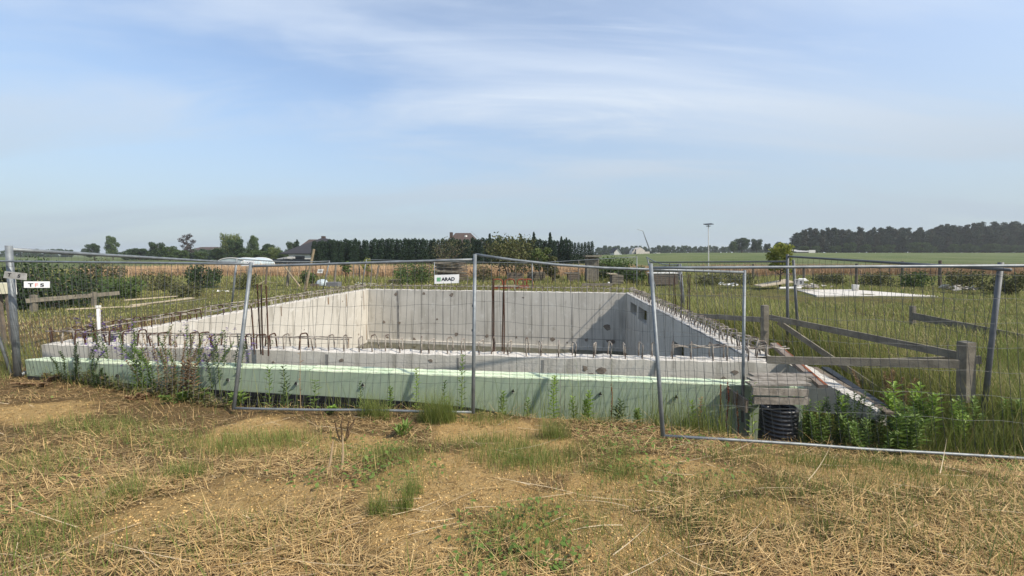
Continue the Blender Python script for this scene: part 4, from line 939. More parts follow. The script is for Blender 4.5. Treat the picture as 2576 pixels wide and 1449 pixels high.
# rusty beam leaning over the wing wall
a, b = P(1946, 866, 6.3), P(2070, 973, 4.95)
bm_ = empty('metal_beam', (a + b) / 2, 'rusty flaking metal beam lying askew over the right end of the wall', 'beam')
MB().beam(a, b, .10, .05, (0, .2, 1)).build('body', M['beam_paint'], bm_)
d = (b - a).normalized(); s = d.cross(Z).normalized(); up = s.cross(d)
mm = MB(); n = 26
for i in range(n + 1):
    p = a.lerp(b, i / n) + s * 0; w_ = .004 + rnd.uniform(0, .02) + (.018 if i > 10 else 0)
    for k, q in enumerate(((-.054, -.028), (-.054, .029), (-.05 + w_, .031))): mm.v.append(tuple(p + s * q[0] + up * q[1]))
for i in range(n):
    for k in range(2): mm.f.append([3 * i + k, 3 * i + k + 1, 3 * i + k + 4, 3 * i + k + 3])
mm.build('rust_crust', M['rust_beam'], bm_)
# boards lying beside the wing wall
for (p, q, lab, m_) in ((P(2045, 925, 5.9), P(2238, 1040, 4.55), 'dark wet board lying along the outside of the wing wall', 'wood_dark'), (P(2075, 925, 6.1), P(2262, 1050, 4.6), 'thin dark slat lying beside the dark wet board', 'fence_dark')):
    thing('plank', MB().beam(p, q, .10 if 'wet' in lab else .05, .03), m_, lab, 'plank', 'planks lying around the plot')
# batter boards: posts and rails
def post(px, yt, yb, Y, w, label, lean=0, m='wood_grey', group='wooden stakes of the setting-out frames', name='wooden_stake', cat='stake', d=None):
    a = P(px, yb, Y); b = P(px + lean, yt, Y); return thing(name, MB().beam(a - Vector((0, 0, .12)), b, w, d or w, (0, 1, 0)), m, label, cat, group)
def rail(p, q, w, h, label, m='wood_grey', group='rails of the setting-out frames', name='wooden_rail', cat='rail'):
    return thing(name, MB().beam(p, q, w, h), m, label, cat, group)
post(1924, 768, 890, 7.6, .10, 'thick square stake right of the pit holding three rails')
post(2431, 860, 985, 4.85, .115, 'broad stake in tall grass at the right end of two rails')
rail(P(1752, 794, 9.6), P(1914, 804, 7.65), .03, .10, 'pale rail running left from the thick square stake')
rail(P(1936, 798, 7.5), P(2424, 897, 4.95), .03, .10, 'long rail sloping from the thick stake to the broad stake')
rail(P(1930, 905, 5.4), P(2412, 916, 4.78), .035, .10, 'level weathered rail crossing in front of the rusty beam')
rail(P(2160, 912, 5.6), P(2468, 905, 5.05), .03, .10, 'short rail crossing behind the broad stake')
rail(P(1958, 810, 7.45), P(2230, 995, 5.75), .03, .09, 'diagonal brace running down from the thick stake into the grass')
post(2297, 770, 822, 10.0, .09, 'short stake at the end of the farther rail on the right', lean=-1)
post(2420 - 14, 832, 870, 8.9, .10, 'low stake under the farther rail on the right')
rail(P(2293, 794, 10.0), P(2600, 857, 7.9), .035, .17, 'farther weathered rail leaving the picture on the right')
# left: batter board, meter box, planks
post(84, 742, 795, 12.4, .12, 'grey stake left of the planks holding a grey rail'); post(236, 735, 775, 13.6, .10, 'second grey stake at the far end of the left rail')
rail(P(64, 757, 12.2), P(300, 737, 14.2), .03, .13, 'grey rail in the grass at the left edge')
mb_o = empty('meter_box', P(12, 790, 7.9), 'cream metal meter box on dark legs beside the left corner post', 'meter box')
pm = P(8, 725, 7.9); MB().box(pm, (.24, .2, .21), .2).build('box', M['cream'], mb_o); MB().box(pm + Vector((-.07, -.11, 0)), (.10, .01, .17), .2).build('door', M['wood_pale'], mb_o)
for dx in (-.08, .08): MB().beam(P(8, 738, 7.9) + Vector((dx, 0, 0)), P(8, 738, 7.9) + Vector((dx, 0, -1.15)), .05, .05, (0, 1, 0)).build('leg', M['wood_dark'], mb_o)
thing('plank', MB().box(P(38, 722, 7.95), (.03, .02, .30)), 'white_plastic', 'short white strip hanging behind the left corner post', 'strip')
for k, (xa, ya, Ya, xb, yb, Yb, w, lab) in enumerate((
    (168, 778, 12.6, 325, 771, 13.6, .05, 'thin pale pole lying farthest left in the grass'), (320, 773, 13.3, 478, 749, 16.2, .16, 'broad pale board on the left grass, lower of two'), (330, 768, 13.5, 486, 750, 16.0, .14, 'broad pale board on the left grass, upper of two'),
    (312, 755, 14.8, 445, 745, 16.4, .08, 'narrow pale board lying behind the broad boards'), (410, 768, 14.0, 520, 751, 16.0, .07, 'grey board lying right of the broad pale boards'))):
    thing('plank', MB().beam(P(xa, ya, Ya), P(xb, yb, Yb), w, .035), 'wood_pale' if 'grey' not in lab else 'wood_grey', lab, 'plank', 'planks lying around the plot')
vpb = P(250, 862, 7.42); o = empty('vent_pipe', vpb, 'white plastic pipe standing upright at the left wall among purple flowers', 'pipe')
MB().tube([vpb - Vector((0, 0, .15)), P(247, 775, 7.42)], .028, 12).build('pipe', M['white_plastic'], o, smooth=True); c = P(247, 771, 7.42); MB().tube([c - Vector((0, 0, .02)), c + Vector((0, 0, .015))], .042, 12).build('cap', M['white_plastic'], o)
# leaning wooden pole, prop, orchard posts
def pole(xt, yt, xb, yb, Yb, r, label, m='wood_grey', group='rough wooden posts of the garden behind', Yt=None):
    a, b = P(xb, yb, Yb), P(xt, yt, Yt or Yb); return thing('wooden_post', MB().tube([a, a.lerp(b, .5), b], [r, r * .95, r * .9], 8), m, label, 'post', group)
pole(790, 627, 766, 738, 19.3, .065, 'tall wooden pole leaning right in front of the dark house', 'wood_tan')
pole(716, 671, 755, 722, 22.0, .05, 'thin prop slanting down to the right behind the leaning post', 'wood_tan')
for xt, yt, xb, yb, Y, r, lab in ((729, 668, 722, 722, 22.2, .085, 'thick post beside the slanting prop'), (672, 672, 668, 715, 23.5, .06, 'dark post just right of the leaning fence post'), (622, 670, 621, 715, 24, .05, 'thin post left of the leaning fence post'),
    (527, 672, 531, 712, 23, .06, 'grey post standing in the weeds before the left wheat'), (303, 668, 305, 712, 22, .06, 'weathered post standing at the left end of the wheat'), (845, 667, 841, 716, 23.5, .07, 'post right of the grey fence end, before the wheat'), (889, 664, 889, 700, 25, .045, 'left stake of the small tree frame'),
    (903, 660, 907, 715, 25.2, .05, 'right stake of the small tree frame'), (935, 668, 934, 716, 24.5, .035, 'slim stake right of the small tree frame'), (953, 668, 946, 702, 26, .05, 'farther stake before the wheat, left of the round bush'),
    (1456, 655, 1456, 716, 25.0, .03, 'thin stake left of the wooden outhouse'), (1396, 655, 1396, 715, 25.2, .03, 'thin grey stake among the shrubs left of the outhouse'), (1177, 692, 1175, 722, 23, .03, 'short pale stake right of the brushwood pile')):
    pole(xt, yt, xb, yb, Y, r, lab, 'wood_dark' if 'dark' in lab else 'wood_grey')
rail(P(886, 689, 25.1), P(908, 689, 25.1), .04, .05, 'dark crossbar between the two tree stakes', 'wood_dark', group=None)
# wire fence posts on the right
for i, (px, yt, yb, Y, lab) in enumerate(((1895, 664, 700, 27, 'leftmost dark post of the wire fence on the right'), (2023, 668, 706, 26, 'dark wire fence post just right of the young tree'), (2155, 663, 722, 22.5, 'dark wire fence post behind the white bucket'), (2272, 657, 708, 22.5, 'tilted dark wire fence post right of the bucket'), (2365, 655, 717, 21.5, 'rightmost dark wire fence post before the brambles'))):
    a = P(px, yb, Y); b = P(px - (2 if 'tilted' in lab else 0), yt, Y); thing('wire_fence_post', MB().tube([a - Vector((0, 0, .3)), b], [.075, .07], 7), 'wood_dark', lab, 'fence post', 'posts of the wire fence on the right')
# concrete slab with bucket
zs = gz(13, 17) + .05
sl = [G(2003, 728.5, zs), G(2140, 728, zs), G(2362, 744.5, zs), G(2055, 743, zs)]
thing('concrete_slab', MB().prism([p - Vector((0, 0, .16)) for p in sl], Vector((0, 0, .16))), 'rough_top', 'bright bare concrete slab lying flat in the grass on the right', 'slab')
c = G(2151, 731, zs); bo = empty('bucket', c, 'white plastic bucket standing on the bright concrete slab', 'bucket')
MB().lathe(c, [(.0, .0), (.12, .0), (.145, .27), (.15, .28), (.135, .28), (.11, .02), (0, .02)], 16).build('pail', M['white_plastic'], bo, smooth=True); MB().tube([c + Vector((.15 * math.cos(a), -.02, .27 - .14 * math.sin(a))) for a in [math.pi * k / 8 for k in range(9)]], .006, 5).build('handle', M['galv'], bo)
# leaning panel, white pipe, rubble by the young tree
pa = [P(1896, 719, 20.4), P(1965, 719, 19.6), P(1998, 706, 20.0), P(1962, 706, 20.9)]
thing('chipboard_sheet', MB().prism([P(1896, 719, 20.6), P(1916, 722, 19.8), P(1998, 711, 20.0), P(1975, 704, 20.9)], Vector((0, 0, .05))), 'wood_pale', 'pale chipboard sheet propped up beside the young tree', 'sheet')
thing('foam_block', MB().hexa([P(2005, 707, 20.6), P(2034, 707, 20.6), P(2034, 706, 21.2), P(2005, 706, 21.2), P(2008, 702, 20.6), P(2030, 703, 20.6), P(2026, 700, 21.2), P(2010, 700, 21.2)]), 'white_plastic', 'white slab lying behind the small grey sign', 'slab')
thing('white_pipe', MB().tube([P(1961, 725, 18.8), P(2014, 724, 18.8)], .06, 10), 'white_plastic', 'short white pipe lying behind the concrete slab', 'pipe')
def rubble(px, py, Y, n, r, label, m='stone', cat='rubble', name='rubble_heap'):
    c = P(px, py, Y); mm = MB()
    for i in range(n):
        p = c + Vector((rnd.gauss(0, r), rnd.gauss(0, r * .5), abs(rnd.gauss(0, r * .22)))); s = r * rnd.uniform(.25, .6)
        q = [p + Vector((rnd.uniform(-s, s), rnd.uniform(-s, s), rnd.uniform(-s, s) * .6)) for _ in range(4)]
        b = len(mm.v); mm.v += [tuple(x) for x in q]; mm.f += [[b, b + 1, b + 2], [b, b + 2, b + 3], [b, b + 3, b + 1], [b + 1, b + 3, b + 2]]
    o = thing(name, mm, m, label, cat); o['kind'] = 'stuff'; return o
rubble(1832, 717, 21, 40, .22, 'crumpled white plastic rubbish heap in the grass', 'white_plastic', 'rubbish', 'rubbish_heap')
rubble(2040, 722, 19, 40, .3, 'grey rubble right of the small grey sign'); rubble(2425, 726, 18.6, 34, .34, 'grey rubble heap in the grass at far right'); rubble(556, 733, 16, 14, .16, 'white rubbish in the grass on the left', 'white_plastic', 'rubbish', 'rubbish_heap')
rubble(915, 716, 24, 24, .25, 'white rubbish at the tree frame', 'white_plastic', 'rubbish', 'rubbish_heap')
# outhouse
oh = empty('wooden_outhouse', P(1491, 716, 25.5), 'narrow grey wooden outhouse with a flat top behind the pit', 'outhouse')
x0, x1 = P(1477, 700, 25.3).x, P(1505, 700, 25.3).x; zt_ = P(1490, 647, 25.3).z; zb_ = .1; nb = 5
MB().box(((x0 + x1) / 2, 25.75, (zt_ + zb_) / 2), (x1 - x0, .7, zt_ - zb_)).build('wall', M['wood_dark'], oh)
dm = MB()
for i in range(nb):
    w_ = (x1 - x0 - .06) / nb; xc = x0 + .03 + w_ * (i + .5); dm.box((xc, 25.375 + rnd.uniform(-.008, .008), (zt_ + zb_) / 2 + .05), (w_ - .012, .03, zt_ - zb_ - .22))
dm.build('door', M['wood_grey'], oh)
for x in (x0, x1): MB().box((x, 25.36, (zt_ + zb_) / 2), (.07, .06, zt_ - zb_ - .02)).build('door_post', M['wood_grey'], oh)
MB().box(((x0 + x1) / 2, 25.65, zt_ + .07), (x1 - x0 + .3, 1.1, .10)).build('roof', M['wood_grey'], oh)
thing('plank', MB().box(P(1502, 716, 22.3), (1.7, .05, .16)), 'wood_grey', 'grey board lying in front of the wooden outhouse', 'plank', 'planks lying around the plot')
thing('canister', MB().lathe(P(1576 + 2 - 47, 715, 22.6), [(0, .13), (.05, .12), (.07, .06), (.06, 0)], 10), 'white_plastic', 'small white plastic canister beside the grey board', 'canister')
# crates, board stacks
def crate(x0, x1, y0, y1, Y, label, m='wood_grey', dep=.8, top=None, n=4):
    o = empty('wooden_crate', P((x0 + x1) / 2, y1, Y), label, 'crate', 'timber heaps behind the pit'); a, b = P(x0, y1, Y), P(x1, y1, Y); zt_, zb_ = P(x0, y0, Y).z, a.z; h = (zt_ - zb_) / n
    MB().box(((a.x + b.x) / 2, Y + dep / 2, (zt_ + zb_) / 2 - .01), (b.x - a.x - .06, dep - .06, zt_ - zb_ - .02)).build('core', M['wood_dark'], o)
    for i in range(n): MB().beam((a.x, Y, zb_ + h * (i + .5)), (b.x, Y + rnd.uniform(-.03, .03), zb_ + h * (i + .5) + rnd.uniform(-.015, .015)), .03, h * .82).build('slat', M[m], o)
    if top: MB().box(((a.x + b.x) / 2 + top[1], Y + dep / 2, zt_ + .06), ((b.x - a.x) * top[2], dep, .05)).build('lid', M[top[0]], o)
crate(1540, 1568, 692, 715, 23.5, 'grey slatted wooden crate right of the outhouse', top=('wood_pale', -.25, .7))
crate(1429, 1460, 690, 714, 25.6, 'low heap of old boards left of the outhouse', 'wood_dark', top=('wood_grey', -.1, 1.2))
crate(1640, 1706, 690, 716, 22.6, 'long heap of dark timber on the right under a white sheet', 'wood_dark', n=5, top=('white_plastic', .0, 1.06))
crate(1276, 1315, 686, 712, 26.5, 'low wall of old boards behind the orange barrier', 'wood_dark'); crate(1326, 1372, 684, 708, 27.5, 'flat stack of old boards left of the shrubs', 'wood_grey', n=5)
crate(975, 1030, 704, 716, 25.5, 'low grey timber edging left of the round bush', 'wood_dark', n=2)
crate(1552, 1592, 684, 694, 27.5, 'farther pale plank stack right of the outhouse', 'wood_grey', n=2)
# brushwood pile
bp = empty('brushwood_pile', P(1137, 716, 25.5), 'tall pile of grey sticks and branches behind the pit', 'brushwood pile')
for i in range(70):
    t = i / 70; zc = gz(-4, 25.5) + .05 + 1.42 * t; x0, x1 = P(1092 + rnd.uniform(0, 18), 700, 25.5).x, P(1186 - rnd.uniform(0, 30) - 12 * t, 700, 25.5).x
    yy = 25.4 + rnd.uniform(-.35, .35); a = Vector((x0, yy, zc + rnd.uniform(-.07, .07))); b = Vector((x1, yy + rnd.uniform(-.3, .3), zc + rnd.uniform(-.09, .09)))
    MB().tube([a, a.lerp(b, .5) + Vector((0, 0, rnd.uniform(-.04, .04))), b], [.035, .03, .02], 5).build('stick', M['wood_grey'] if rnd.random() < .55 else M['wood_dark'], bp)
# orange barrier: loops of orange plastic on posts
ob = empty('orange_barrier', P(1285, 735, 20.8), 'low orange plastic barrier behind the back wall of the pit', 'barrier')
for i, px in enumerate((1252, 1283, 1313, 1344 - 16)):
    x0, x1 = P(px - 12, 720, 20.8).x, P(px + 12, 720, 20.8).x; zb_, zt_ = gz(x0, 20.8), P(px, 702, 20.8).z
    pts = [Vector((x0, 20.8, zb_)), Vector((x0, 20.8, zt_ - .12)), Vector((x0 + .08, 20.8, zt_ - .03)), Vector(((x0 + x1) / 2, 20.8, zt_)), Vector((x1 - .08, 20.8, zt_ - .03)), Vector((x1, 20.8, zt_ - .12)), Vector((x1, 20.8, zb_))]
    MB().tube(pts, .03, 6).build('hoop', M['orange_net'], ob)
xa, xb = P(1241, 720, 20.8).x, P(1330, 720, 20.8).x; MB().box(((xa + xb) / 2, 20.76, P(1285, 724, 20.8).z), (xb - xa, .02, .28)).build('panel', M['orange_net'], ob); MB().box(((xa + xb) / 2 - .3, 20.74, P(1285, 719, 20.8).z), ((xb - xa) * .75, .02, .10)).build('board', M['wood_pale'], ob)
# concrete blocks and bag near the leaning pole
thing('concrete_block', MB().box(P(840, 719, 22.5), (.66, .5, .42)), 'grey_block', 'grey concrete block behind the leaning fence post end', 'block')
thing('cement_bag', MB().lathe(P(811, 718, 23.0), [(0, .36), (.12, .35), (.24, .30), (.33, .18), (.36, .08), (.34, 0)], 9), 'poly', 'pale plastic covered bag beside the grey concrete block', 'bag', smooth=True)
thing('stone_block', MB().box(P(795, 722, 22.8), (.5, .4, .36)), 'wood_dark', 'dark box left of the pale plastic covered bag', 'box')
# sagging string between the garden posts
def cable(a, b, sag, r, label, m='wood_pale'):
    thing('rope', MB().tube([a.lerp(b, i / 10) - Vector((0, 0, sag * 4 * (i / 10) * (1 - i / 10))) for i in range(11)], r, 5), m, label, 'rope')
cable(P(604, 727, 21), P(666, 706, 23), .12, .012, 'pale rope slack between garden posts, left length'); cable(P(672, 707, 23), P(722, 694, 22.2), .22, .012, 'pale rope sagging to the thick post')
# ------------------------------------------------------------------ trees
def cards(c, size, flat=.0, asp=.6):
    n = len(c); a = rng.normal(size=(n, 3)); a[:, 2] *= (1 - flat); a /= np.linalg.norm(a, axis=1)[:, None]
    b = rng.normal(size=(n, 3)); b -= a * (a * b).sum(1)[:, None]; b /= np.linalg.norm(b, axis=1)[:, None]
    s = np.asarray(size).reshape(-1, 1) * np.ones((n, 1)); a = a * s; b = b * s * asp
    V = np.stack([c - a, c + b * .9 - a * .1, c + a, c - b * .9 - a * .1], 1).reshape(-1, 3)
    return V, np.arange(n * 4).reshape(-1, 4)
def blob_pts(blobs, n, p=2.4):
    w = np.array([(b[3] * b[4] * b[5]) ** .667 for b in blobs]); k = rng.choice(len(blobs), n, p=w / w.sum()); B = np.array(blobs)[k]
    d = rng.normal(size=(n, 3)); d /= np.linalg.norm(d, axis=1)[:, None]; r = U(0, 1, n) ** (1 / p); return B[:, :3] + d * r[:, None] * B[:, 3:]
def fol(name, cols, tr=.12): M[name] = mat(name, cols[0], .8, island=cols, transl=tr, spec=.2)
fol('f_dark', [(.028, .05, .02), (.045, .075, .028), (.035, .06, .023), (.055, .085, .035)])
fol('f_mid', [(.05, .085, .025), (.075, .115, .038), (.06, .095, .03), (.09, .13, .045)])
fol('f_willow', [(.085, .12, .035), (.13, .16, .055), (.10, .135, .04), (.15, .175, .065)])
fol('f_purple', [(.06, .05, .05), (.09, .075, .07), (.075, .06, .06), (.05, .05, .04)])
fol('f_conifer', [(.018, .038, .02), (.03, .055, .028), (.023, .045, .023), (.036, .062, .03)])
fol('f_pine', [(.032, .05, .034), (.05, .07, .042), (.04, .058, .036), (.06, .075, .045)])
fol('f_pine_brown', [(.04, .048, .03), (.06, .066, .042), (.05, .055, .034), (.07, .07, .045)])
fol('f_far_hazed', [(.045, .075, .04), (.065, .10, .05), (.05, .085, .042), (.075, .105, .055)])  # distance haze mixed into the leaf colour of the far trees
fol('f_orchard', [(.085, .095, .035), (.12, .125, .05), (.10, .105, .045), (.07, .085, .03), (.15, .13, .06)], .2)
fol('f_bush', [(.06, .10, .028), (.09, .135, .04), (.075, .12, .032), (.10, .145, .05)], .2)
fol('f_young', [(.22, .25, .05), (.29, .30, .07), (.16, .20, .045), (.33, .31, .09)], .4)
fol('f_shrubby', [(.075, .085, .04), (.13, .125, .06), (.10, .10, .05)], .2)
def limbs(h, r, n, reach, z0=.3):
    m = MB(); m.tube([(0, 0, -.3), (r * .3, 0, h * .35), (0, r * .4, h * .7), (0, 0, h * .92)], [r, r * .8, r * .5, r * .15], 7)
    for i in range(n):
        a = 2.4 * i + rnd.uniform(-.4, .4); z = h * (z0 + (.85 - z0) * i / n); L = reach * rnd.uniform(.6, 1) * (1 - .4 * i / n)
        e = Vector((math.cos(a) * L, math.sin(a) * L, z + L * .55)); s = Vector((0, 0, z)); m.tube([s, s.lerp(e, .5) + Vector((0, 0, -.05 * L)), e], [r * .4, r * .25, r * .08], 5)
    return m
def proto(name, h, tr, limbn, reach, V, Fc, leafmat, label, cat, group, z0=.3, trunkmat='bark', crown='crown'):
    o = empty(name, (0, 0, 0), label, cat, group)
    limbs(h, tr, limbn, reach, z0).build('trunk', M[trunkmat], o); link_mesh(crown, V, Fc, M[leafmat], o); note_kids(o); return o
def ragged(n, h, R_, z0, sd, flat=0.0):             # lumpy round crown
    r = random.Random(sd); B = []
    for i in range(n):
        t = (i + .5) / n; zc = z0 + (h - z0) * (.12 + .76 * t); rr = R_ * math.sqrt(max(.05, 1 - ((zc - (z0 + h) / 2) / ((h - z0) / 2 * 1.15)) ** 2)); a = 2.4 * i + r.uniform(-.5, .5); d = rr * r.uniform(.35, .75)
        q = R_ * r.uniform(.30, .5); B.append((math.cos(a) * d, math.sin(a) * d, zc, q, q, q * .8))
    return B
def conifer_pts(n, h, R_, z0, tiers, power=1.0):
    t = U(0, 1, n) ** .75; z = z0 + (h - z0) * (1 - t); tier = np.floor(t * tiers) / tiers; ph = (t * tiers) % 1
    r = R_ * (.12 + .88 * t ** power) * (.55 + .45 * ph) * U(.25, 1, n) ** .5; a = U(0, 6.28, n); r = r * (1 + .25 * np.sin(a * 3 + tier * 20)); return np.stack([r * np.cos(a), r * np.sin(a), z - .12 * r], 1)
FIRST = {}
def place(pr, x, y, h, rz=None, label=None, wide=1.0, z=None, group=None):
    o = pr
    if FIRST.get(pr.name): o = copy_tree(pr)
    FIRST[pr.name] = True
    s = h / pr['h']; o.location = (x, y, gz(x, y) - .1 if z is None else z); o.rotation_euler = (0, 0, rnd.uniform(0, 6.28) if rz is None else rz); o.scale = (s * wide, s * wide, s)
    if label: o['label'] = label
    if group: o['group'] = group
    return o
def at_px(pr, px, yt, Y, **k):                        # so that its top shows at (px, yt) from depth Y
    t = P(px, yt, Y); z = gz(t.x, Y) - .1; return place(pr, t.x, Y, t.z - z, **k)
def H(o, h): o['h'] = h; return o
V, Fc = cards(blob_pts(ragged(16, 10, 3.6, 1.6, 1), 5200), U(.16, .34, 5200)); TB = H(proto('broadleaf_tree', 10, .28, 9, 3, V, Fc, 'f_dark', 'dark round broadleaf tree on the horizon', 'tree', 'trees beyond the field'), 10)
V, Fc = cards(blob_pts(ragged(18, 10, 3.8, 1.4, 5), 5200), U(.16, .34, 5200)); TM = H(proto('broadleaf_tree', 10, .28, 9, 3, V, Fc, 'f_mid', 'mid green broadleaf tree on the horizon', 'tree', 'trees beyond the field'), 10)
w = blob_pts(ragged(18, 10, 3.6, 2.5, 8), 1500); w = np.repeat(w, 4, 0); w[:, 2] -= np.tile([0, .5, 1.0, 1.5], 1500); w = w + rng.normal(0, .08, w.shape); V, Fc = cards(w, U(.14, .3, len(w)), flat=-1.5)
TW = H(proto('willow_tree', 10, .35, 9, 3, V, Fc, 'f_willow', 'large pale green drooping willow left of the dark house', 'tree', 'trees beyond the field'), 10)
V, Fc = cards(blob_pts(ragged(14, 10, 2.4, 2.2, 12), 1500, 1.6), U(.14, .28, 1500)); TP = H(proto('purple_tree', 10, .2, 12, 2.2, V, Fc, 'f_purple', 'tall thin crowned purple leaved tree on the left', 'tree', 'trees beyond the field'), 10)
c = conifer_pts(2600, 10, 2.0, .8, 9, .9); V, Fc = cards(c, U(.14, .3, 2600)); TS_ = H(proto('spruce_tree', 10, .2, 0, 1, V, Fc, 'f_conifer', 'pointed dark spruce rising above the hedge', 'tree', 'spruces by the hedge'), 10)
c = conifer_pts(2600, 5, .85, .05, 12, .33); V, Fc = cards(c, U(.07, .16, 2600), flat=-1.0); TT = H(proto('thuja_tree', 5, .08, 0, 1, V, Fc, 'f_conifer', 'dark conifer, one of the long dense garden hedge row', 'tree', 'conifers of the long hedge row'), 5)
c = conifer_pts(1800, 5, .66, .05, 12, .25); V, Fc = cards(c, U(.06, .14, 1800), flat=-1.0); TC = H(proto('column_conifer', 5, .07, 0, 1, V, Fc, 'f_conifer', 'slender columnar conifer at the right end of the hedge', 'tree', 'columnar conifers at the hedge end'), 5)
pines = []
for sd in (3, 14, 25):
    r_ = random.Random(sd); B = [(r_.uniform(-1.6, 1.6) * min(1, (16.5 - z) / 6), r_.uniform(-1.6, 1.6) * min(1, (16.5 - z) / 6), z, r_.uniform(1.1, 1.8) * min(1, (18.5 - z) / 6), r_.uniform(1.1, 1.8) * min(1, (18.5 - z) / 6), r_.uniform(.7, 1.1)) for z in np.linspace(1.0, 14.0, 19)] + [(0, 0, 13.6, 1.0, 1.0, 1.2), (0, 0, 12, 1.6, 1.6, 1.8), (0, 0, 9, 2, 2, 4), (0, 0, 3, 2.2, 2.2, 3)]
    V, Fc = cards(blob_pts(B, 4400, 2.2), U(.18, .40, 4400)); pines.append(H(proto('pine_tree', 14.5, .22, 8, 2, V, Fc, 'f_pine' if sd != 14 else 'f_pine_brown', 'dark pine at the edge of the wood on the right', 'tree', 'pines of the wood on the right', .45), 15))
fars = []
for sd in (2, 9):
    V, Fc = cards(blob_pts(ragged(9, 10, 5.2, -1.0, sd), 1300), U(.4, .8, 1300)); fars.append(H(proto('far_tree', 7, .3, 0, 1, V, Fc, 'f_far_hazed', 'hazy green tree of the far woodland on the horizon', 'tree', 'trees of the far woodland'), 10))
# far woodland along the horizon
for i in range(46): at_px(fars[i % 2], 1500 + i * 9.6 + rnd.uniform(-4, 4), rnd.uniform(616, 623), rnd.uniform(330, 380))
for i in range(13): at_px(fars[i % 2], -30 + i * 17 + rnd.uniform(-5, 5), rnd.uniform(621, 629), rnd.uniform(270, 300))
for i in range(12): at_px(fars[i % 2], 330 + i * 38 + rnd.uniform(-8, 8), rnd.uniform(622, 630), rnd.uniform(200, 240))
for i in range(8): at_px(fars[i % 2], 1960 + i * 12 + rnd.uniform(-3, 3), rnd.uniform(604, 612), rnd.uniform(245, 265))
for i in range(30): at_px(fars[i % 2], 312 + i * 13.5 + rnd.uniform(-4, 4), rnd.uniform(623, 636), rnd.uniform(140, 150), wide=1.35, label='low dense greenery between the left skyline trees', group='low greenery on the left skyline')
# pines on the right
for i in range(84):
    px = 2000 + i * 7.4 + rnd.uniform(-4, 4); base_top = 574 - 16 * max(0, (px - 2250) / 330); at_px(pines[i % 3], px, base_top + rnd.uniform(-7, 12), 205 + rnd.uniform(-6, 10), wide=rnd.uniform(.8, 1.25))
for i in range(40): at_px(pines[i % 3], 2010 + i * 15 + rnd.uniform(-4, 4), 596 - 12 * i / 40 + rnd.uniform(-9, 12), 194 + rnd.uniform(-2, 5), wide=rnd.uniform(1.1, 1.5))
for i in range(16): at_px(TM, 2030 + i * 36 + rnd.uniform(-14, 14), rnd.uniform(608, 624), 189 + rnd.uniform(-1, 3), wide=rnd.uniform(1.2, 2.0), label='low leafy shrub tree at the foot of the pine wood', group='shrubs before the pine wood')
at_px(TB, 1868, 597, 215, label='dark wide tree group left of the yellowish young tree', wide=1.5); at_px(TB, 1905, 600, 214, label='dark round tree right of the wide tree group', wide=1.1); at_px(TM, 1846, 606, 210, label='low mid green tree left of the dark tree group'); at_px(TB, 1930, 612, 216, label='small dark tree beside the yellowish young tree')
# left skyline
at_px(TB, 234, 611, 150, label='small dark round tree far left, left of the tall birch'); at_px(TM, 280, 592, 150, label='tall pale birch like tree at far left', wide=.62); at_px(TB, 212, 624, 260, label='tiny round treetop far left on the horizon')
at_px(TB, 395, 608, 130, label='broad dark tree left of the purple tree', wide=1.05); at_px(TM, 425, 618, 120, label='bushy mid green tree under the purple tree', wide=1.3); at_px(TP, 468, 584, 140); at_px(TB, 350, 624, 135, label='low dark tree left of the broad dark tree', wide=1.8); at_px(TM, 455, 628, 118, label='low shrubby tree right of the purple tree', wide=1.6)
at_px(TW, 578, 585, 125, wide=.95); at_px(TB, 590, 600, 118, label='dark tree in front of the drooping willow', wide=1.0); at_px(TB, 545, 624, 115, label='low dark tree left of the willow', wide=1.6); at_px(TM, 637, 591, 125, label='upright poplar like tree right of the willow', wide=.6); at_px(TM, 505, 632, 117, label='low tree before the far brown roof', wide=1.6)
at_px(TB, 672, 612, 130, label='dark tree between poplar and house', wide=1.0); at_px(TW, 690, 620, 112, label='pale rounded small tree left of the dark house', wide=1.3); at_px(TB, 735, 606, 140, label='dark tree just left of the dark house'); at_px(TS_, 747, 602, 135, label='small spruce left of the dark house'); at_px(TM, 660, 630, 110, label='low hedge like tree before the poplar', wide=2.0); at_px(TM, 612, 636, 106, label='low shrub tree behind the polytunnel', wide=2.2)
at_px(TM, 715, 632, 108, label='low shrub tree left of the house wall', wide=1.8)
# the hedge row, spruces, columns
i = 0; px = 792.0
while px < 1440:
    yt = np.interp(px, [790, 850, 1050, 1180, 1300, 1440], [606, 602, 601, 599, 600, 604]); at_px(TT, px + rnd.uniform(-2, 2), yt + rnd.uniform(-2.5, 3.0), 75 + rnd.uniform(-.6, .6), wide=rnd.uniform(.95, 1.2)); px += 9.4; i += 1
for i in range(7): at_px(TC, 1438 + i * 8.6, 608 + rnd.uniform(-2, 3), 74)
for px, yt, Y, lab in ((1343, 583, 84, 'tallest pointed spruce behind the hedge'), (1384, 584, 82, 'second pointed spruce, right of the tallest'), (1310, 588, 86, 'spruce left of the tallest one'), (1232, 587, 88, 'spruce right of the brown roof'), (1258, 592, 86, 'small spruce between brown roof and tall spruces'), (1412, 594, 84, 'spruce right of the two tallest'), (1425, 597, 83, 'last small spruce at the hedge end')):
    at_px(TS_, px, yt, Y, label=lab, wide=.9)
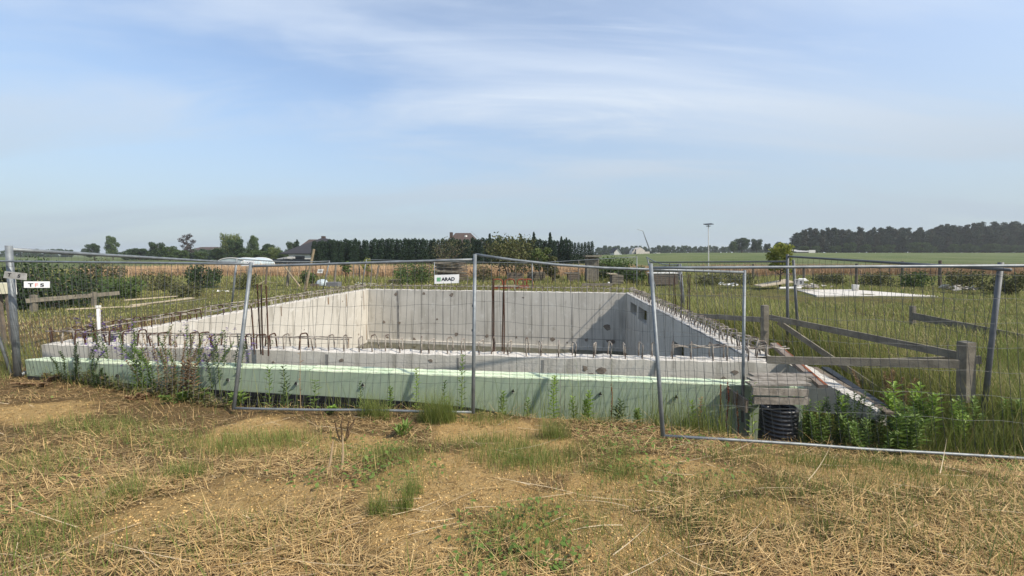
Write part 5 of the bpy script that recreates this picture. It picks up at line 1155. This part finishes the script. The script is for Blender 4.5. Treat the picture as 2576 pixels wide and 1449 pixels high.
# garden trees and bushes near the plot
def garden(px, yt, Y, wpx, leafmat, label, n=1800, leaf=.06, z0=.35, trunks=1, tr=.05, blobs=11, p=2.2, name='garden_tree', cat='tree', group='garden trees and bushes behind the pit', sd=1, limbn=9):
    t = P(px, yt, Y); z = gz(t.x, Y); h = t.z - z; w_ = wpx / F * Y / 2
    o = empty(name, (t.x, Y, z), label, cat, group); off = np.array([t.x, Y, z])
    m = MB(); r = random.Random(sd)
    for k in range(trunks):
        a = 2 * math.pi * k / trunks + .4; sp_ = 0 if trunks == 1 else w_ * .55
        tip = Vector((math.cos(a) * sp_, math.sin(a) * sp_, h * r.uniform(.75, .95))); m.tube([Vector((off[0], off[1], off[2] - .1)), Vector(off) + tip * .45 + Vector((0, 0, h * .05)), Vector(off) + tip], [tr, tr * .7, tr * .2], 6)
        for q in range(limbn if trunks == 1 else 4):
            f = r.uniform(.35, .85); b0 = Vector(off) + tip * f; a2 = r.uniform(0, 6.28); L = w_ * r.uniform(.4, .85); m.tube([b0, b0 + Vector((math.cos(a2) * L * .5, math.sin(a2) * L * .5, L * .3)), b0 + Vector((math.cos(a2) * L, math.sin(a2) * L, L * .7))], [tr * .35, tr * .22, tr * .08], 5)
    m.build('trunk' if trunks == 1 else 'stems', M['bark'], o)
    B = np.array(ragged(blobs, h, w_, h * z0, sd)); pts = blob_pts(B.tolist(), n, p) + off
    V, Fc = cards(pts, U(leaf * .6, leaf * 1.3, n)); link_mesh('crown', V, Fc, M[leafmat], o); return o
garden(1283, 600, 28, 165, 'f_orchard', 'broad brownish green fruit tree before the hedge', 3400, .085, .22, 4, .05, 14, sd=4)
garden(1125, 600, 31, 130, 'f_shrubby', 'twiggy sparse shrub with bare branches above the brushwood pile', 800, .06, .3, 6, .04, 12, 1.8, sd=6)
garden(1362, 618, 26.5, 62, 'f_willow', 'slim pale green tree right of the fruit tree', 1300, .075, .2, 2, .04, 9, sd=8); garden(1392, 640, 26, 48, 'f_orchard', 'bushy shrub before the hedge, left of the outhouse', 900, .07, .05, 3, .03, 8, sd=9, name='garden_bush', cat='bush')
garden(868, 655, 24.5, 36, 'f_bush', 'small round headed tree left of the tree frame', 420, .06, .42, 1, .03, 6, sd=10); garden(922, 645, 25.3, 40, 'f_young', 'young leafy tree tied inside the wooden frame', 330, .06, .35, 1, .025, 7, 1.6, sd=11)
garden(1036, 664, 24.5, 118, 'f_bush', 'wide rounded green bush left of the brushwood pile', 2600, .06, .0, 5, .03, 12, sd=12, name='garden_bush', cat='bush')
garden(510, 671, 21.5, 90, 'f_dark', 'dark rounded bush before the left wheat', 2000, .06, .0, 4, .03, 11, sd=13, name='garden_bush', cat='bush'); garden(775, 682, 24, 52, 'f_bush', 'small green bush behind the leaning pole', 900, .06, .0, 4, .03, 8, sd=14, name='garden_bush', cat='bush')
garden(1545, 655, 27, 120, 'f_bush', 'tall leafy green thicket right of the outhouse', 2400, .085, .0, 6, .03, 12, sd=15, name='garden_bush', cat='bush'); garden(1600, 672, 25, 70, 'f_bush', 'green thicket behind the rear corner fence post', 1200, .07, .0, 5, .03, 9, sd=16, name='garden_bush', cat='bush')
garden(1215, 668, 26, 60, 'f_shrubby', 'low shrub between brushwood pile and fruit tree', 700, .06, .0, 4, .03, 8, sd=17, name='garden_bush', cat='bush'); garden(1680, 672, 26, 90, 'f_dark', 'dark shrub behind the timber heap on the right', 1300, .07, .0, 4, .03, 9, sd=18, name='garden_bush', cat='bush')
for px, yt, Y, w_, lm, lab, n in ((120, 668, 13.5, 250, 'f_dark', 'large dark thicket at the left edge behind the white sign', 4200), (250, 655, 17.5, 120, 'f_shrubby', 'greyish tall weeds right of the dark thicket', 1500), (25, 672, 12.8, 110, 'f_dark', 'dark thicket at the extreme left behind the meter box', 1500), (400, 690, 20, 110, 'f_orchard', 'low brownish weeds before the left wheat', 1200), (620, 690, 21, 90, 'f_orchard', 'low green weeds behind the left side fence', 1000),
    (2085, 690, 23.5, 80, 'f_orchard', 'bramble patch left of the bucket fence post', 1200), (2205, 688, 22.5, 90, 'f_orchard', 'bramble patch right of the bucket', 1300), (2300, 684, 21.5, 70, 'f_bush', 'green bramble right of the tilted post', 1100), (2430, 686, 20, 110, 'f_orchard', 'wide bramble patch at far right', 1500), (2540, 684, 17.5, 90, 'f_orchard', 'bramble at the right edge of the picture', 1300), (1860, 692, 24, 100, 'f_orchard', 'low weeds left of the young tree', 1000), (1785, 694, 23, 80, 'f_orchard', 'weeds right of the timber heap', 900), (460, 716, 17, 90, 'f_orchard', 'low weeds behind the pale planks', 900),(300, 700, 16.5, 120, 'f_bush', 'green weeds behind the grey left rail', 1500)):
    garden(px, yt, Y, w_, lm, lab, n, .055, .0, 5, .02, 11, sd=int(px), name='bramble_bush', cat='bush', group='thickets and brambles around the plot')
garden(1968, 607, 20.5, 66, 'f_young', 'yellowish green young tree with a thin trunk on the right', 2000, .075, .30, 1, .05, 12, sd=21)

# ------------------------------------------------------------------ houses and far things
def gable(o, x0, x1, y0, y1, zb, ze, zr, wall, roof, along='x', over=.4, th=.18):
    m = MB(); m.box(((x0 + x1) / 2, (y0 + y1) / 2, (zb + ze) / 2), (x1 - x0, y1 - y0, ze - zb))
    if along == 'x':
        ym = (y0 + y1) / 2
        for x in (x0, x1 - .2): m.prism([(x, y0, ze), (x, y1, ze), (x, ym, zr)], (.2, 0, 0))
        m.build('wall', M[wall], o); r = MB(); s = (zr - ze) / (ym - y0)
        for sg in (-1, 1): r.prism([(x0 - over, ym, zr + th), (x0 - over, ym + sg * (ym - y0 + over), ze - s * over + th), (x0 - over, ym + sg * (ym - y0 + over), ze - s * over), (x0 - over, ym, zr)], (x1 - x0 + 2 * over, 0, 0))
    else:
        xm = (x0 + x1) / 2
        for y in (y0, y1 - .2): m.prism([(x0, y, ze), (x1, y, ze), (xm, y, zr)], (0, .2, 0))
        m.build('wall', M[wall], o); r = MB(); s = (zr - ze) / (xm - x0)
        for sg in (-1, 1): r.prism([(xm, y0 - over, zr + th), (xm + sg * (xm - x0 + over), y0 - over, ze - s * over + th), (xm + sg * (xm - x0 + over), y0 - over, ze - s * over), (xm, y0 - over, zr)], (0, y1 - y0 + 2 * over, 0))
    return r.build('roof', M[roof], o)
def win(o, x0, x1, z0, z1, y, frame='fence_dark'):
    w_ = MB().box(((x0 + x1) / 2, y - .02, (z0 + z1) / 2), (x1 - x0, .08, z1 - z0)).build('window', M[frame], o); MB().box(((x0 + x1) / 2, y - .07, (z0 + z1) / 2), (x1 - x0 - .12, .03, z1 - z0 - .12)).build('pane', M['pane'], w_)
# dark hip-roofed house
Yh = 84; e0, e1 = P(703, 637, Yh), P(905, 637, Yh); ap = P(806, 599, Yh + 6)
h1 = empty('bungalow', (e0.x + 6, Yh, .1), 'white bungalow with a dark hipped roof half behind the hedge', 'house')
zb_ = -.1; ze = e0.z; wx0, wx1 = P(726, 640, Yh + .4).x, e1.x - 1
MB().box(((wx0 + wx1) / 2, Yh + 6.4, (zb_ + ze) / 2), (wx1 - wx0, 12, ze - zb_)).build('wall', M['plaster'], h1)
rb = MB(); cs = [(e0.x, Yh, ze), (e1.x, Yh, ze), (e1.x, Yh + 14, ze), (e0.x, Yh + 14, ze)]; rid = [(ap.x - .4, Yh + 7, ap.z), (ap.x + .8, Yh + 7, ap.z)]
rb.v = cs + rid + [(x, y, z - .22) for x, y, z in cs]; rb.f = [[0, 1, 5, 4], [1, 2, 5], [2, 3, 4, 5], [3, 0, 4], [6, 7, 1, 0], [7, 8, 2, 1], [8, 9, 3, 2], [9, 6, 0, 3], [9, 8, 7, 6]]
rf = rb.build('roof', M['roof_dark'], h1); MB().box((ap.x, Yh + 7.5, ap.z + .1), (.7, .7, .8)).build('chimney', M['roof_brown'], rf)
win(h1, P(738, 640, Yh + .4).x, P(766, 640, Yh + .4).x, zb_ + .2, P(750, 644, Yh + .4).z, Yh + .4)
h2 = empty('brown_roof_house', P(778, 640, 100), 'house with a brown gabled roof peeking over the dark bungalow', 'house'); a, b = P(757, 622, 100), P(808, 622, 100); gable(h2, a.x, b.x, 100, 110, 0, a.z, P(780, 604, 105).z, 'plaster', 'roof_brown', 'x')
h3 = empty('brown_roof_house', P(1160, 640, 108), 'house with a weathered brown roof rising above the hedge', 'house'); a, b = P(1122, 612, 108), P(1204, 612, 108); MB().box(((a.x + b.x) / 2, 114, a.z / 2), (b.x - a.x - 1, 11, a.z)).build('wall', M['block_wall'], h3)
rb = MB(); cs = [(a.x, 108, a.z), (b.x, 108, a.z), (b.x, 120, a.z), (a.x, 120, a.z)]; ra, rb2 = P(1146, 586, 114), P(1184, 585, 114); rb.v = cs + [(ra.x, 114, ra.z), (rb2.x, 114, ra.z)] + [(x, y, z - .25) for x, y, z in cs]
rb.f = [[0, 1, 5, 4], [1, 2, 5], [2, 3, 4, 5], [3, 0, 4], [6, 7, 1, 0], [7, 8, 2, 1], [8, 9, 3, 2], [9, 6, 0, 3], [9, 8, 7, 6]]; r3 = rb.build('roof', M['roof_brown'], h3)
MB().box((P(1136, 590, 112).x, 111.5, P(1136, 592, 112).z), (.8, .8, 1.6)).build('chimney', M['roof_brown'], r3); MB().tube([P(1172, 596, 107.5), P(1172, 592, 107.5)], .35, 10).build('satellite_dish', M['white_plastic'], h3)
h4 = empty('brown_roof_house', P(505, 640, 160), 'tiny far house with a reddish roof right of the purple tree', 'house'); a, b = P(484, 629, 160), P(522, 629, 160); gable(h4, a.x, b.x, 160, 170, 0, a.z, P(505, 622.5, 165).z, 'block_wall', 'roof_brown', 'x')
# far building site on the right
Yc = 215; g_ = lambda px, py, Y=Yc: P(px, py, Y)
h5 = empty('house_shell', g_(1612, 641), 'pale unfinished house shell with gable and two window holes', 'house')
xa, xb, xc = g_(1600, 640).x, g_(1622, 640).x, g_(1634, 640).x; zb_ = g_(1610, 643).z; ze = g_(1610, 630).z; zr = g_(1611, 622).z
MB().box(((xa + xb) / 2, Yc + 4, (zb_ + ze) / 2), (xb - xa, 8, ze - zb_)).build('wall', M['block_wall'], h5); MB().prism([(xa, Yc, ze), (xb, Yc, ze), ((xa + xb) / 2, Yc, zr)], (0, 8, 0)).build('gable', M['block_wall'], h5)
MB().box(((xb + xc) / 2 + .05, Yc + 3, (zb_ + g_(1630, 633).z) / 2), (xc - xb, 6, g_(1630, 633).z - zb_)).build('annex', M['block_wall'], h5); MB().hexa([(g_(1590, 640).x, Yc + 1, zb_), (xa - .03, Yc + 1, zb_), (xa - .03, Yc + 7, zb_), (g_(1590, 640).x, Yc + 7, zb_), (g_(1593, 640).x, Yc + 1, g_(1593, 632).z), (xa - .03, Yc + 1, g_(1598, 623).z), (xa - .03, Yc + 7, g_(1598, 623).z), (g_(1593, 640).x, Yc + 7, g_(1593, 632).z)]).build('side_wall', M['block_wall'], h5)
for px0, px1, y0, y1 in ((1606.5, 1609.5, 627, 632), (1613, 1616, 627, 631.5), (1612.5, 1616.5, 636, 640)):
    MB().box(((g_(px0, 1).x + g_(px1, 1).x) / 2, Yc - .02, (g_(1, y0).z + g_(1, y1).z) / 2), (g_(px1, 1).x - g_(px0, 1).x, .08, g_(1, y0).z - g_(1, y1).z)).build('window', M['pane'], h5)
h6 = empty('white_house', g_(1552, 641, 230), 'small white far house with a steep dark gable roof', 'house'); xa, xb = g_(1545, 640, 230).x, g_(1562, 640, 230).x; zb_ = g_(1, 643, 230).z
gable(h6, xa, xb, 230, 240, zb_, g_(1, 634, 230).z, g_(1, 624, 230).z, 'plaster', 'roof_dark', 'y'); win(h6, g_(1549, 1, 230).x, g_(1551, 1, 230).x, g_(1, 640, 230).z, g_(1, 636, 230).z, 230)
# crane boom of the building site
cb = empty('crane', g_(1639, 641, 205), 'slim grey crane boom bent over at its tip above the far building site', 'crane')
MB().tube([g_(1636, 632, 205), g_(1617, 581, 205)], [.42, .16], 6).build('boom', M['galv'], cb); MB().tube([g_(1617, 581, 205), g_(1603, 577, 205)], [.16, .10], 6).build('jib', M['galv'], cb); MB().tube([g_(1639, 643, 205), g_(1636, 632, 205)], [.5, .4], 6).build('mast', M['fence_dark'], cb)
vt = empty('white_van', g_(1651, 641, 205), 'tiny white van parked right of the house shell', 'van'); MB().box(g_(1652, 639, 205), (2.4, 4, 1.2)).build('body', M['white_plastic'], vt); MB().box(g_(1650, 639, 203), (.9, .1, .9)).build('rear_window', M['pane'], vt)
# solar street light
sb = P(1783, 690, 28); st_ = P(1782, 566, 28); so = empty('solar_lamp', sb, 'tall thin white pole with a small solar panel lamp on top', 'street lamp')
MB().tube([sb - Vector((0, 0, .2)), st_], [.035, .028], 8).build('pole', M['white_plastic'], so); MB().hexa([st_ + Vector(q) for q in ((-.27, -.2, -.02), (.27, -.2, .02), (.27, .2, .10), (-.27, .2, .06), (-.27, -.2, .02), (.27, -.2, .06), (.27, .2, .14), (-.27, .2, .10))]).build('solar_panel', M['fence_dark'], so); MB().box(st_ + Vector((-.02, -.05, -.08)), (.22, .16, .05)).build('lamp_head', M['grey_block'], so)
# low shed by the wood
ys_ = 186; a, b = P(2005, 634, ys_), P(2048, 634, ys_); sh = empty('shed', P(2026, 640, ys_), 'low shed with a white sheet roof at the edge of the wood', 'shed'); zb_ = P(1, 640, ys_).z
MB().box(((a.x + b.x) / 2, ys_ + 3, (zb_ + a.z) / 2), (b.x - a.x, 6, a.z - zb_)).build('wall', M['wood_dark'], sh); MB().hexa([(a.x - .5, ys_ - .4, a.z), (b.x + .4, ys_ - .4, b.z), (b.x + .4, ys_ + 6.4, b.z + 1), (a.x - .5, ys_ + 6.4, a.z + 1), (a.x - .5, ys_ - .4, a.z + .2), (b.x + .4, ys_ - .4, b.z + .2), (b.x + .4, ys_ + 6.4, b.z + 1.2), (a.x - .5, ys_ + 6.4, a.z + 1.2)]).build('roof', M['grey_render'], sh); MB().box((b.x - 1.3, ys_ - .45, b.z + .1), (3.0, .1, 1.6)).build('gable_panel', M['plaster'], sh)
# polytunnel
Yp = 52; a, b = P(543, 668, Yp), P(622, 668, Yp); zt_ = P(582, 649, Yp).z; zb_ = gz((a.x + b.x) / 2, Yp); pt = empty('polytunnel', ((a.x + b.x) / 2, Yp, zb_), 'low polythene garden tunnel before the left trees', 'polytunnel')
m = MB(); rx = (b.x - a.x) / 2; xm = (a.x + b.x) / 2; K = 14
for yy in (Yp, Yp + 6):
    for k in range(K + 1): t = math.pi * k / K; m.v.append((xm - rx * math.cos(t) * (1 if abs(math.cos(t)) < .8 else 1.0), yy, zb_ + (zt_ - zb_) * math.sin(t) ** .6))
for k in range(K): m.f.append([k, k + 1, K + 1 + k + 1, K + 1 + k])
m.f.append(list(range(K + 1))); m.build('cover', M['poly'], pt)
for yy in (Yp - .04, Yp + 3, Yp + 6.04): MB().tube([Vector((xm - rx * math.cos(math.pi * k / K) * 1.01, yy, zb_ + (zt_ - zb_) * 1.01 * max(0, math.sin(math.pi * k / K)) ** .6)) for k in range(K + 1)], .05, 5).build('hoop', M['white_plastic'], pt)
# dark panel fence of the bungalow garden
a, b = P(640, 665, 79), P(860, 665, 79); pf = empty('panel_fence', ((a.x + b.x) / 2, 79, 0), 'long dark panel fence in front of the bungalow', 'fence'); nP = 9
for i in range(nP):
    x0 = a.x + (b.x - a.x) * i / nP; x1 = a.x + (b.x - a.x) * (i + 1) / nP; MB().box(((x0 + x1) / 2, 79, .42), (x1 - x0 - .12, .05, 1.3)).build('panel', M['fence_dark'], pf); MB().box((x0, 79, .5), (.1, .1, 1.5)).build('post', M['fence_dark'], pf)
cp = empty('carport', P(718, 655, 80.5), 'pale flat roofed garden shelter left of the bungalow wall', 'shelter'); a, b = P(700, 652, 80.5), P(726, 652, 80.5); MB().hexa([(a.x, 80, a.z - .1), (b.x, 80, a.z + .1), (b.x, 83, a.z + .1), (a.x, 83, a.z - .1), (a.x, 80, a.z + .1), (b.x, 80, a.z + .5), (b.x, 83, a.z + .5), (a.x, 83, a.z + .1)]).build('roof', M['grey_render'], cp); MB().box(((a.x + b.x) / 2, 82, .4), (b.x - a.x - .2, 2, a.z * 1.0)).build('wall', M['fence_dark'], cp)

# ------------------------------------------------------------------ summer haze in the air
hm = bpy.data.materials.new('air'); hm.use_nodes = True; hn, hl = hm.node_tree.nodes, hm.node_tree.links
for q_ in list(hn):
    if q_.type != 'OUTPUT_MATERIAL': hn.remove(q_)
pv = hn.new('ShaderNodeVolumePrincipled'); pv.inputs['Color'].default_value = (.93, .97, 1, 1); pv.inputs['Density'].default_value = .00036; pv.inputs['Anisotropy'].default_value = .2
hl.new(pv.outputs[0], [q_ for q_ in hn if q_.type == 'OUTPUT_MATERIAL'][0].inputs['Volume'])
tag(MB().box((0, 150, 10), (4400, 4400, 34)).build('haze', hm), 'thin summer haze over the fields', 'haze', None, 'stuff')
